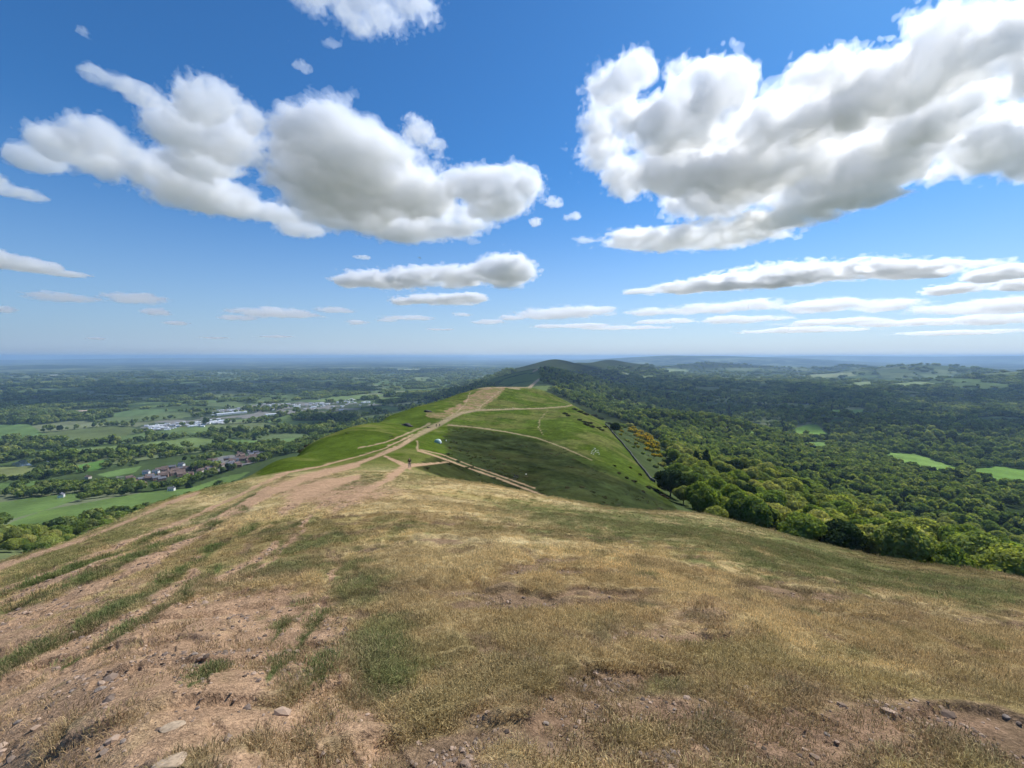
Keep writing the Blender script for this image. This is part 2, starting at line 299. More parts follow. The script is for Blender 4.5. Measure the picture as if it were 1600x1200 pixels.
def cover(x,y,z,r):
    """albedo, fine-detail weight and class (0 turf, 1 path, 2 plain, 3 hills) of points of the land"""
    n=len(x); px,py=project(x,y,z); ph=np.arctan2(x,y)
    col=np.zeros((n,3),np.float32); cls=np.zeros(n,np.int8); fine=(1-sstep(60,260,r)).astype(np.float32)
    front=(y>0)
    wide=fbm(x,y,40,3,101)
    # --- plain
    idv,ed=farmland(x,y); wd=woodiness(x,y)
    pal=np.array([(.085,.125,.040),(.115,.165,.055),(.16,.19,.08),(.07,.10,.035),(.13,.16,.06),(.10,.14,.05),(.13,.17,.07),(.19,.21,.11)],np.float32)
    pc=pal[np.minimum((idv*7.999*1.0).astype(int),7)]
    trees=((idv*37)%1.0<.13)|(wd+((idv*13)%1-.5)*.5>.33)
    pc=np.where(trees[:,None],np.array((.030,.048,.018)),pc)
    hw=4+r*.0014
    hed=(ed<hw*(1+.6*wide))
    pc=np.where(hed[:,None],np.array((.028,.045,.017)),pc)
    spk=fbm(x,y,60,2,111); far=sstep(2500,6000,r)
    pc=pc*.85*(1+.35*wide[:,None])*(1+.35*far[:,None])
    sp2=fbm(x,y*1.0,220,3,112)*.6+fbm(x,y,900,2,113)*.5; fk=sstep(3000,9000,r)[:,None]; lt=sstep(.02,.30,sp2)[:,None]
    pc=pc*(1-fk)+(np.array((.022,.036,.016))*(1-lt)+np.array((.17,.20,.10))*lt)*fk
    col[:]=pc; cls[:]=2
    # --- named fields, by where they show
    m=front&(r>330)
    sub=np.nonzero(m)[0]
    jx=px[sub]+fbm(x[sub],y[sub],30,2,121)*2.0; jy=py[sub]+fbm(x[sub],y[sub],30,2,122)*.7
    named=np.zeros(n,bool)
    for P,c in FIELDS:
        k=inpoly(jx,jy,P); kk=sub[k]; named[kk]=True
        col[kk]=np.array(c)*(1+.22*wide[kk,None]+.10*np.sin((x[kk]*.8+y[kk]*.5)*.10)[:,None])
    for P in TOWN:
        k=inpoly(jx,jy,P); kk=sub[k]; named[kk]=True
        col[kk]=np.where((spk[kk]>0)[:,None],np.array((.20,.19,.17)),np.array((.06,.08,.04)))
    # --- right flank woods and ridge country
    pl_top=np.where(ph>.1,-150,-150)
    hills=(r>700)&(z>np.where(ph>.12,-172,-222))&(r<9000)&(ph>-.18)&(ph<.62)&~named
    shaded_heath=np.where((fbm(x,y,260,3,131)>.05)[:,None],np.array((.026,.036,.016)),np.array((.042,.054,.020)))*(1+.3*wide[:,None])  # heath and woods, with cloud shadow on the ridge put into the colour
    col[hills]=shaded_heath[hills]; cls[hills]=3
    knoll=(r>1150)&(r<2450)&(ph<.085+.03*fbm(x,y,60,3,171))&(ph>-.06)&(z>-150)
    kn=np.where((fbm(x,y,90,3,133)>-.1)[:,None],np.array((.12,.155,.045)),np.array((.05,.07,.03)))
    col[knoll]=kn[knoll]
    # --- home hill
    hill=(r<760)&((z>np.where(ph<0,-92,-400))|(r<150))
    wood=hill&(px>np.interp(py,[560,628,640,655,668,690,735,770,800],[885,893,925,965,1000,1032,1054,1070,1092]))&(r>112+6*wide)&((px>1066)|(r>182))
    s=np.nonzero(hill)[0]; X,Y,R_,P_,Q_=x[s],y[s],r[s],px[s],py[s]
    nb=fbm(X,Y,6,4,141); nm=fbm(X,Y,1.1,4,143,.6); nw=fbm(X,Y,25,3,145); nf=fbm(X*.9,Y*.9,.28,3,147)
    jit=np.clip(R_/40,.5,1)*1.0
    J=np.clip(60/R_,.7,9); jx=P_+(nb*4+nm*3.2)*J+nf*J; jy=Q_+(nb*1.8+nm*1.5+nf*.5)*J
    # near dome turf
    g=np.zeros(len(s)); dd=np.zeros(len(s))
    for bx,by,rx,ry,a in BLOBS: g+=a*np.exp(-((jx-bx)/rx)**2-((jy-by)/ry)**2)
    for bx,by,rx,ry,a in DBLOBS: dd+=a*np.exp(-((jx-bx)/rx)**2-((jy-by)/ry)**2)
    near=R_<75
    edge=sstep(45,70,R_)
    g=g*(1-edge)+.75*edge
    outside=(Y<.5)|(np.abs(P_-800)>1100); g=np.where(outside,.3,g); dd=np.where(outside,.4,dd)
    pg=sstep(-.4,.6,(g-.60)*.95+nm*.8+nb*.4+nf*.9)
    st2=fbm(X*1.6+Y*1.1,Y*.5-X*.35,.55,4,167,.6); pd=sstep(-.22,.22,(dd-.55)*1.1+nm*.5+nb*.4+nf*.4)
    straw=STRAW*(1+.25*nm[:,None]+.25*nf[:,None])*np.stack([1+0*nb,1-.10*nb,1-.25*nb],1)
    big=fbm(X,Y,3.2,4,149,.6); half=sstep(-.15,.35,nb*.8+.9*big+.5*nf+.02)[:,None]
    c=straw*(1-half*.32)+(GRASS*1.5)*half*.32
    brn=sstep(.05,.3,fbm(X,Y,4.5,4,161,.6)+.4*nf)[:,None]; c=c*(1-brn*.45)+np.array((.21,.14,.065))*brn*.45
    tz=fbm(X*.55+Y*.35,Y*1.5-X*.5,.9,3,47)
    scar=sstep(.10,.26,tz+nb*.35+sstep(600,1000,P_)*.14*(Q_>840)-.08)*(Q_>800)*(Y>0)
    sc2=sstep(.12,.32,st2+.25*nb+(Q_-1000)*.0009*(P_>560)-.03)*(Q_>800)*(Y>0); scar=np.maximum(scar,sc2*.8)
    c=c*(1-scar[:,None]*.8)+(SOIL*1.25+DIRT*.12)*scar[:,None]*.8
    dtc=np.where((P_>640)[:,None],DIRT*.62+SOIL*.35,DIRT); c=c*(1-pd[:,None])+(dtc*(1+.22*nf[:,None]+.2*nm[:,None]))*pd[:,None]
    lf=sstep(500,250,P_)[:,None]; c=c*(1-pg[:,None]*.72)+((GRASS*1.15*(1-lf*.5)+OLIVE*.45*lf)*(1+.3*nm[:,None]))*pg[:,None]*.72
    hth=sstep(-.1,.2,np.exp(-((jx-1480)/190)**2-((jy-888+ (1480-jx)*.12)/17)**2)*1.1-.55+nm*.5)[:,None]
    c=c*(1-hth*.5)+BRACKEN*hth*.5
    # second hill beyond the dip
    k2=(R_>=60)
    ol=sstep(-.25,.35,nw+.5*nb)[:,None]
    c2=LUSH*(1+.3*nb[:,None]+.3*nm[:,None])*(1-ol*.6)+OLIVE*(1+.3*nm[:,None])*ol*.6
    mot=1+.35*fbm(X,Y,11,3,163,.65)[:,None]+.3*nm[:,None]
    lush=inpoly(P_+nb*3,Q_+nb*1.5,HOLD['lush'])
    SHADE_PX=([(648,738),(664,716),(700,712),(688,690),(700,672),(716,667),(742,670),(792,677),(842,687),(882,703),(925,723),(965,742),(1000,757),(1060,790),(1120,830),(700,830),(630,790),(640,757)])  # dark flank: shade painted into the colour of the slope
    shade_w=sum(inpoly(P_+nb*10+nm*5+ox*10,Q_+nb*4+nm*2+oy*5,SHADE_PX) for ox,oy in ((0,0),(1,.5),(-1,-.5),(.5,-1),(-.5,1),(1.6,0),(-1.6,.2),(0,1.6)))/8*(R_>75); dark=shade_w>.5
    c2=(lambda a_,b_:b_*(1-shade_w[:,None])+a_*shade_w[:,None])(((np.array((.030,.040,.014)))*(1+.45*nb[:,None]+.35*nm[:,None]+.8*fbm(X,Y,16,4,169,.65)[:,None]))*(1-.3*ol)+OLIVE*.12*ol,c2)
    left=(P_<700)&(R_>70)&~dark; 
    lb=sstep(.0,.35,nw*.6+nb*.4+sstep(.02,.0,0)*0)[:,None]
    c2=np.where(left[:,None],LUSH*(1.05+.2*nb[:,None])*(1-lb*.6)+OLIVE*1.2*lb*.6,c2)
    rightw=(P_>np.interp(Q_,[660,752,800],[946,1022,1062]))&(R_>75)
    c2=np.where(rightw[:,None],np.array((.062,.082,.030))*(1+.3*nb[:,None]),c2)
    c2=c2*mot
    far_l=(P_+nb*30+nm*10<405)&(R_>75); c2=np.where(far_l[:,None],(OLIVE*.8+GRASS*.4)*(1+.4*nb[:,None]),c2)
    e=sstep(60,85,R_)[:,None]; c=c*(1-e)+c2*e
    # scuffed summit
    sm=inpoly(P_+nb*4,Q_+nb*1.5,[(757,606),(792,604),(776,622),(752,639),(738,641),(716,646),(700,652),(694,655),(668,652),(664,645),(690,645),(722,630),(738,616)])&(R_>200)
    sk=sstep(-.2,.3,nb+.6*nm)[:,None]; c=np.where(sm[:,None],((DIRT*.72)*sk+(OLIVE*1.15)*(1-sk))*(1+.3*nm[:,None]),c)
    # tracks, then the green strips between them
    J2=np.clip(70/R_,.7,7); sx_=P_+(nm*2.2+nb*1.5+nf*.8)*J2; sy_=Q_+(nm*.9+nb*.8+nf*.4)*J2
    tr=np.full(len(s),-9.,np.float32)
    for T in TRACKS: tr=np.maximum(tr,stroke(sx_,sy_,T))
    tk=sstep(-.2,.45,tr+nf*.3*(R_<60)+nm*.35+nb*.25-.12)[:,None]*((Y>0)&(R_<700))[:,None]*(1-.22*sstep(80,130,R_)*(P_>640))[:,None]
    far_t=sstep(60,200,R_)[:,None]
    c=c*(1-tk)+((DIRT*1.08)*(1-far_t)+TRACK*far_t)*(1+.15*nm[:,None]+.15*nf[:,None])*tk
    gr=np.full(len(s),-9.,np.float32)
    for T in GREENS: gr=np.maximum(gr,stroke(sx_,sy_,T))
    gk=.88*sstep(-.4,.5,gr*.9+nm*.6+nf*.7-.30)[:,None]*((Y>0)&(R_<90))[:,None]
    c=c*(1-gk)+(GRASS*1.05)*(1+.25*nm[:,None])*gk
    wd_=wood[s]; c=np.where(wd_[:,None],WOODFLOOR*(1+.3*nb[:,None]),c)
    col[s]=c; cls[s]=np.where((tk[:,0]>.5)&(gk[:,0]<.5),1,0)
    # far stretch of ridge path
    b=(r>1100)&(r<1700)&(np.abs(ph)<.2); q=np.nonzero(b)[0]
    t2=stroke(px[q],py[q],[(824,608,1.5),(830,603,2.2),(838,596,1.7),(843,592,1.4)]); q2=q[t2>0]; col[q2]=TRACK*1.1; cls[q2]=1
    b=(r>1900)&(r<2400)&(np.abs(ph)<.2); q=np.nonzero(b)[0]
    t2=stroke(px[q],py[q],[(831,584,1.2),(834,580,1.2),(840,577,1.5)]); q2=q[t2>0]; col[q2]=TRACK*.9; cls[q2]=1
    return np.clip(col,.005,.9),fine,cls
# ---------------------------------------------------------------- land mesh
CPX=np.concatenate([np.arange(-900,-170,6.0),np.arange(-170,1771,1.8 if QUAL else 4.0),np.arange(1775,2500,6.0)]); PHD=np.arctan((CPX-800)/F_PX)
PHO=np.linspace(PHD[-1],PHD[0]+2*PI,72)[1:-1]
PHA=np.concatenate([PHD,PHO]); NA=len(PHA)
DL=.0062 if QUAL else .014
RR=np.concatenate([np.linspace(.05,1.15,14),np.exp(np.arange(math.log(1.2),math.log(60000),DL))]); NR=len(RR)
print('land grid',NA,NR)
gx=(np.sin(PHA)[:,None]*RR).ravel(); gy=(np.cos(PHA)[:,None]*RR).ravel(); gr=np.hypot(gx,gy)
gz=Z(gx,gy)
print('heights',time.time()-T0)
gcol,gfine,gcls=cover(gx,gy,gz,gr)
print('cover',time.time()-T0)
ii,jj=np.meshgrid(np.arange(NA),np.arange(NR-1),indexing='ij'); i2=(ii+1)%NA
quads=np.stack([ii*NR+jj,ii*NR+jj+1,i2*NR+jj+1,i2*NR+jj],-1).reshape(-1,4).astype(np.int32)
qc=gcls[quads[:,0]]
def mesh_from(name,v,q,mats,smooth=True,mi=None):
    me=bpy.data.meshes.new(name); k=q.shape[1]
    me.vertices.add(len(v)); me.vertices.foreach_set('co',np.ascontiguousarray(v,np.float32).ravel())
    me.loops.add(q.size); me.loops.foreach_set('vertex_index',np.ascontiguousarray(q,np.int32).ravel())
    me.polygons.add(len(q)); me.polygons.foreach_set('loop_start',np.arange(0,q.size,k,dtype=np.int32))
    for m in mats: me.materials.append(m)
    if mi is not None: me.polygons.foreach_set('material_index',mi.astype(np.int32))
    if smooth: me.polygons.foreach_set('use_smooth',np.ones(len(q),bool))
    me.update(calc_edges=True); return me
def link(name,me,parent=None,**props):
    o=bpy.data.objects.new(name,me); C.objects.link(o); o.parent=parent
    for a,b in props.items(): o[a]=b
    return o
P3=np.stack([gx,gy,gz],1)
for k,nm_ in ((0,'ground'),(1,'path'),(2,'plain'),(3,'hills')):
    q=quads[qc==k]; u,inv=np.unique(q,return_inverse=True)
    me=mesh_from(nm_,P3[u],inv.reshape(-1,4),[LAND])
    a=me.attributes.new('Col','FLOAT_COLOR','POINT'); a.data.foreach_set('color',np.concatenate([gcol[u],np.ones((len(u),1),np.float32)],1).astype(np.float32).ravel())
    a=me.attributes.new('Fine','FLOAT','POINT'); a.data.foreach_set('value',gfine[u].astype(np.float32))
    link(nm_,me,kind='structure')
del quads,P3
print('land',time.time()-T0)
# ---------------------------------------------------------------- clouds
import openvdb
def interp_mat(n,m,rng_shift=0.0):
    """(n,m+3) cubic b-spline upsampling matrix from m cells to n samples"""
    x=np.linspace(0,m-1e-6,n); i=np.floor(x).astype(int); f=x-i
    M=np.zeros((n,m+4)); r=np.arange(n)
    w=[(1-f)**3/6,(3*f**3-6*f*f+4)/6,(-3*f**3+3*f*f+3*f+1)/6,f**3/6]
    for k in range(4): M[r,i+k]+=w[k]
    return M
def grid_noise(rng,shape,cell):
    ms=[max(1,int(round(s/c))) for s,c in zip(shape,cell)]
    a=rng.standard_normal([m+4 for m in ms])
    for ax in range(len(shape)):
        a=np.moveaxis(np.tensordot(interp_mat(shape[ax],ms[ax]),a,axes=(1,ax)),0,ax)
    return a.astype(np.float32)
def cloud_mesh(blobs,h,vox_px,seed,iso=(0.0,0.22),vthick=240,rough=1.0,cellk=1.0,mats=None,name='cloud'):
    vox_px=vox_px*(1.0 if QUAL else 1.6)
    rng=np.random.default_rng(seed)
    E=[]
    for (px,py,rx,ry) in blobs:
        d=ray(px,py); Y=h/d[2]; c=d*Y        # centre lies at height h
        R=np.linalg.norm(c); hr=math.hypot(c[0],c[1]); se,ce=c[2]/R,hr/R
        s=R/F_PX/np.linalg.norm(ray(px,py))*1.0
        s=Y/F_PX*(1.0)
        # off-axis stretch of the pinhole image, taken out again
        ang=math.atan2(c[0],c[1]); 
        a=rx*s*abs(math.cos(ang))*1.0; rp=ry*Y/F_PX*np.linalg.norm(d)*0+ry*s
        a=a*1.02; rp*=1.02
        vz=min(0.85*rp/ce,vthick); rest=rp*rp-(vz*ce)**2
        dy=math.sqrt(max(rest,0))/max(se,.05) if rest>0 else 0
        dy=min(max(dy,0.6*a,vz),2.2*a+vz)
        E.append((c,ang,a,dy,vz))
    P=np.array([e[0] for e in E]); Rm=np.array([max(e[2],e[3]) for e in E])
    lo=(P-np.stack([Rm,Rm,[e[4] for e in E]],1)*1.45).min(0); hi=(P+np.stack([Rm,Rm,[e[4] for e in E]],1)*1.45).max(0)
    Ymean=np.linalg.norm(P,axis=1).mean()
    vx=vox_px*Ymean/F_PX
    n=np.ceil((hi-lo)/vx).astype(int)
    while n.prod()>9e6:
        vx*=1.1; n=np.ceil((hi-lo)/vx).astype(int)
    ax=[lo[k]+vx*np.arange(n[k]) for k in range(3)]
    X,Y_,Z=np.meshgrid(*ax,indexing='ij',sparse=True)
    Fd=np.zeros(n,np.float32)
    k=4.0
    for (c,ang,a,dy,vz) in E:
        ca,sa=math.cos(ang),math.sin(ang)
        dx=X-c[0]; dz=Z-c[2]; dyy=Y_-c[1]
        l=(dx*ca-dyy*sa)/a; f=(dx*sa+dyy*ca)/dy
        vv=np.where(dz<0,dz/(vz*0.75),dz/vz)
        q=1-(l*l+f*f+vv*vv)
        q=np.maximum(q,-2.6)
        Fd+=np.exp(k*q).astype(np.float32)
    Fd=np.log(Fd+1e-6)/k
    amin=np.median([min(e[2],e[3]) for e in E]); vmin=np.median([e[4] for e in E])
    base=amin*0.7*cellk/vx
    amp=0.8*rough
    vk=min(1.0,max(.35,1.6*vmin/amin))
    for o in range(7):
        c=base/2**o
        if c<1.6: break
        nz=grid_noise(rng,n,(c,c,max(1.6,c*vk)))
        if o in (2,3): nz=(np.abs(nz)*1.9-.5)*.85
        elif o>=1: nz=(0.5-np.abs(nz)*1.9)*1.35
        Fd+=amp*nz; amp*=0.68
        if o==1: low=Fd.copy(); amp*=1.75
    Fd[0]=-1;Fd[-1]=-1;Fd[:,0]=-1;Fd[:,-1]=-1;Fd[:,:,0]=-1;Fd[:,:,-1]=-1
    
    vs=[];fs=[];mi=[];off=0
    for m,lv in enumerate(iso):
        A=(lv-(Fd if m==0 else .22*Fd+.78*low)).astype(np.float32); A=np.clip(A,-1,1)
        g=openvdb.FloatGrid(1.0); g.copyFromArray(A)
        pts,quads=g.convertToQuads(0.0)
        vs.append(pts*vx+lo); fs.append(quads+off); mi.append(np.full(len(quads),m)); off+=len(pts)
    v=np.concatenate(vs).astype(np.float32); q=np.concatenate(fs).astype(np.int32); mi=np.concatenate(mi)
    me=mesh_from(name,v,q,mats or [cloud_thin,cloud_dense],smooth=False,mi=mi)
    return link(name,me,kind='stuff')
def vol_mat(name,dens,g,col=(.98,.99,1)):
    m=bpy.data.materials.new(name); m.use_nodes=True; nt=m.node_tree; nt.nodes.clear()
    out=nt.nodes.new('ShaderNodeOutputMaterial'); s=nt.nodes.new('ShaderNodeVolumeScatter')
    s.inputs['Color'].default_value=(*col,1); s.inputs['Density'].default_value=dens; s.inputs['Anisotropy'].default_value=g
    nt.links.new(s.outputs[0],out.inputs['Volume']); return m
cloud_thin=vol_mat('cloud_edge',.0046,.55,(.965,.98,1)); cloud_dense=vol_mat('cloud_core',.0078,.45,(.915,.950,1))

far_thin=vol_mat('far_cloud_edge',.0010,.5); far_dense=vol_mat('far_cloud_core',.0030,.5)
BIG=[
 ([(60,250,45,20),(110,235,60,32),(170,225,60,35),(200,265,80,34),(270,280,85,36),(330,310,80,30),(300,250,70,40),(420,335,55,18),(470,360,34,14),(380,305,28,18)],1500,11,1.0),
 ([(150,118,34,16),(185,130,34,14),(225,150,40,18),(310,160,42,36),(345,160,30,30),(300,205,70,40),(355,225,55,40),(390,185,32,24),(385,232,28,24)],1500,12,1.0),
 ([(465,215,38,28),(480,200,55,32),(525,205,50,32),(500,215,62,40),(560,230,60,36),(500,270,92,60),(570,260,90,60),(560,310,110,55),(640,310,90,48),(640,355,85,26),(700,350,70,30)],1500,2,.9),
 ([(740,290,50,26),(790,300,52,36),(775,325,40,26),(820,290,22,24)],1500,22,.9),
 ([(960,130,45,35),(950,190,40,40),(945,240,35,30),(1000,110,25,25),(985,290,30,25),(965,270,26,22)],1500,3,1.15),
 ([(1060,200,70,55),(1110,170,60,60),(1150,140,35,40),(1050,270,70,40),(1130,280,90,55),(1200,260,100,65),(1290,280,100,55),(1380,250,90,50),(1210,200,80,50),(1300,180,80,50),(1130,315,100,28),(1400,210,60,50)],1500,4,1.05),
 ([(1290,120,60,36),(1370,150,80,60),(1440,110,70,65),(1500,80,70,60),(1570,70,70,60),(1640,110,80,70),(1480,170,80,50),(1540,225,80,45),(1610,240,80,45),(1500,262,60,26)],1500,5,1.0),
 ([(1060,374,80,20),(980,374,66,14),(920,376,26,7),(1150,365,90,24),(1230,340,90,20),(1320,315,80,18)],1200,6,1.0),
 ([(1060,105,26,16)],1500,61,1.2),
 ([(20,300,50,13),(-20,285,40,18),(55,308,22,6)],1500,7,1.0),
 ([(560,10,75,30),(640,12,45,24),(500,-10,60,20),(520,68,14,8)],1500,8,1.15),
 ([(655,212,26,22),(683,226,14,8)],1500,9,1.2),
 ([(866,317,12,9)],1500,91,1.2),([(838,348,10,8)],1500,92,1.2),([(895,338,12,7)],1500,93,1.2),([(472,104,14,9)],1500,94,1.2),([(130,52,14,9)],1500,95,1.2)]
MIDC=[
 ([(590,438,52,15),(545,440,20,12),(660,435,70,17),(740,432,55,15),(790,428,38,24),(800,415,26,18)],1500,13,1.0),
 ([(690,469,62,9),(632,472,18,6),(735,466,26,7)],1500,14,1.0),
 ([(1130,442,60,15),(1070,450,50,10),(1005,456,32,6),(1220,432,80,19),(1330,425,90,15),(1450,422,90,13),(1560,428,60,13),(1540,413,40,7)],1500,15,1.0),
 ([(1490,452,50,9),(1590,446,45,10)],1500,16,1.0),
 ([(40,415,60,12),(100,428,38,6),(-10,402,40,13)],1500,17,.8),
 ([(567,402,13,3.5)],1500,18,1.2)]
FARC=[
 [(95,465,50,7),(70,461,22,5)],[(210,467,45,8),(225,463,18,5)],[(245,488,20,6)],[(275,505,18,3.5)],[(8,484,18,6)],
 [(430,490,60,7),(370,497,30,4),(470,492,22,4)],[(523,485,27,5)],[(557,504,18,3.5)],[(640,497,34,4)],[(605,500,15,3)],[(720,492,15,3)],[(765,503,25,4)],
 [(880,490,60,9),(920,487,35,7),(840,495,30,5),(800,497,20,4)],
 [(1100,483,60,8),(1020,488,38,6),(1180,477,60,9),(1280,480,60,10),(1380,478,60,10),(1480,485,60,8),(1580,478,60,11)],
 [(1150,500,60,6),(1040,503,40,4)],[(900,510,60,3.5),(980,512,60,3)],[(1300,504,80,5),(1420,505,80,6),(1550,500,70,8)],[(1250,516,90,4),(1500,520,100,4)],
 [(330,528,22,2.2)],[(150,529,14,2.5)],[(690,515,20,2)],[(430,526,25,2)]]
for bl,h,sd_,ro in BIG: cloud_mesh(bl,h,1.0,sd_,rough=ro)
for bl,h,sd_,ro in MIDC: cloud_mesh(bl,h,.9,sd_,rough=ro)
for k,bl in enumerate(FARC): cloud_mesh(bl,1500,.8,200+k,vthick=400,rough=1.5,cellk=.6,mats=[far_thin,far_dense])
print('clouds',time.time()-T0)
# ---------------------------------------------------------------- foliage
def leaf_material(name,cols,trans=.35,attr=None):
    m,nt,N=new_mat(name); L=nt.links.new
    out=N('ShaderNodeOutputMaterial'); mix=N('ShaderNodeMixShader'); d=N('ShaderNodeBsdfDiffuse'); t=N('ShaderNodeBsdfTranslucent')
    oi=N('ShaderNodeObjectInfo'); rp=N('ShaderNodeValToRGB'); L(oi.outputs['Random'],rp.inputs[0])
    e=rp.color_ramp; e.interpolation='LINEAR'
    while len(e.elements)<len(cols): e.elements.new(.5)
    for i,c in enumerate(cols): e.elements[i].position=i/(max(1,len(cols)-1)); e.elements[i].color=(*c,1)
    tn=N('ShaderNodeAttribute',attribute_name='tone'); vm=N('ShaderNodeVectorMath',operation='SCALE'); L(rp.outputs[0],vm.inputs[0]); L(tn.outputs['Fac'],vm.inputs['Scale'])
    L(vm.outputs[0],d.inputs[0]); 
    v2=N('ShaderNodeVectorMath',operation='MULTIPLY'); v2.inputs[1].default_value=(1.25,1.2,.5); L(vm.outputs[0],v2.inputs[0]); L(v2.outputs[0],t.inputs[0])
    mix.inputs[0].default_value=trans; L(d.outputs[0],mix.inputs[1]); L(t.outputs[0],mix.inputs[2]); L(mix.outputs[0],out.inputs[0]); return m
def plain_material(name,c,rough=.8,noise=0,scale=8,metal=0,spec=.3):
    m,nt,N=new_mat(name); L=nt.links.new; out=N('ShaderNodeOutputMaterial'); b=N('ShaderNodeBsdfPrincipled'); L(b.outputs[0],out.inputs[0])
    b.inputs['Base Color'].default_value=(*c,1); b.inputs['Roughness'].default_value=rough; b.inputs['Metallic'].default_value=metal; b.inputs['Specular IOR Level'].default_value=spec
    if noise:
        tc=N('ShaderNodeTexCoord'); n=N('ShaderNodeTexNoise'); n.inputs['Scale'].default_value=scale; n.inputs['Detail'].default_value=5; L(tc.outputs['Object'],n.inputs['Vector'])
        r=N('ShaderNodeMapRange'); L(n.outputs[0],r.inputs[0]); r.inputs[1].default_value=.3; r.inputs[2].default_value=.7; r.inputs[3].default_value=1-noise; r.inputs[4].default_value=1+noise
        v=N('ShaderNodeVectorMath',operation='SCALE'); v.inputs[0].default_value=c; L(r.outputs[0],v.inputs['Scale']); L(v.outputs[0],b.inputs['Base Color'])
    return m
LEAF=leaf_material('leaves',[(.12,.175,.045),(.26,.33,.075),(.18,.25,.06),(.37,.39,.11),(.22,.28,.095),(.42,.41,.15),(.16,.22,.06)],.5)
LEAFD=leaf_material('dark_leaves',[(.030,.055,.020),(.045,.07,.024)],.15)
LEAFF=leaf_material('distant_leaves',[(.11,.165,.042),(.24,.30,.075),(.15,.21,.055),(.32,.35,.11),(.08,.125,.045),(.20,.25,.075)],.4)
GORSE=leaf_material('gorse_flowers',[(.95,.62,.015),(.85,.60,.02),(.55,.48,.05)],.2)
HEATHM=leaf_material('heather_leaves',[(.075,.085,.035),(.06,.075,.03),(.095,.08,.045)],.2)
SCRUB=leaf_material('heather',[(.07,.06,.034),(.05,.055,.026),(.085,.062,.04)],.15)
BARK=plain_material('bark',(.10,.075,.055),.9,.3,6)
def add_tone(me,t):
    a=me.attributes.new('tone','FLOAT','POINT'); a.data.foreach_set('value',t.astype(np.float32))
ICO_V=np.array([(0,0,1),(.894,0,.447),(.276,.851,.447),(-.724,.526,.447),(-.724,-.526,.447),(.276,-.851,.447),(.724,.526,-.447),(-.276,.851,-.447),(-.894,0,-.447),(-.276,-.851,-.447),(.724,-.526,-.447),(0,0,-1)])
ICO_F=np.array([(0,1,2),(0,2,3),(0,3,4),(0,4,5),(0,5,1),(1,6,2),(2,7,3),(3,8,4),(4,9,5),(5,10,1),(1,10,6),(2,6,7),(3,7,8),(4,8,9),(5,9,10),(6,11,7),(7,11,8),(8,11,9),(9,11,10),(10,11,6)])
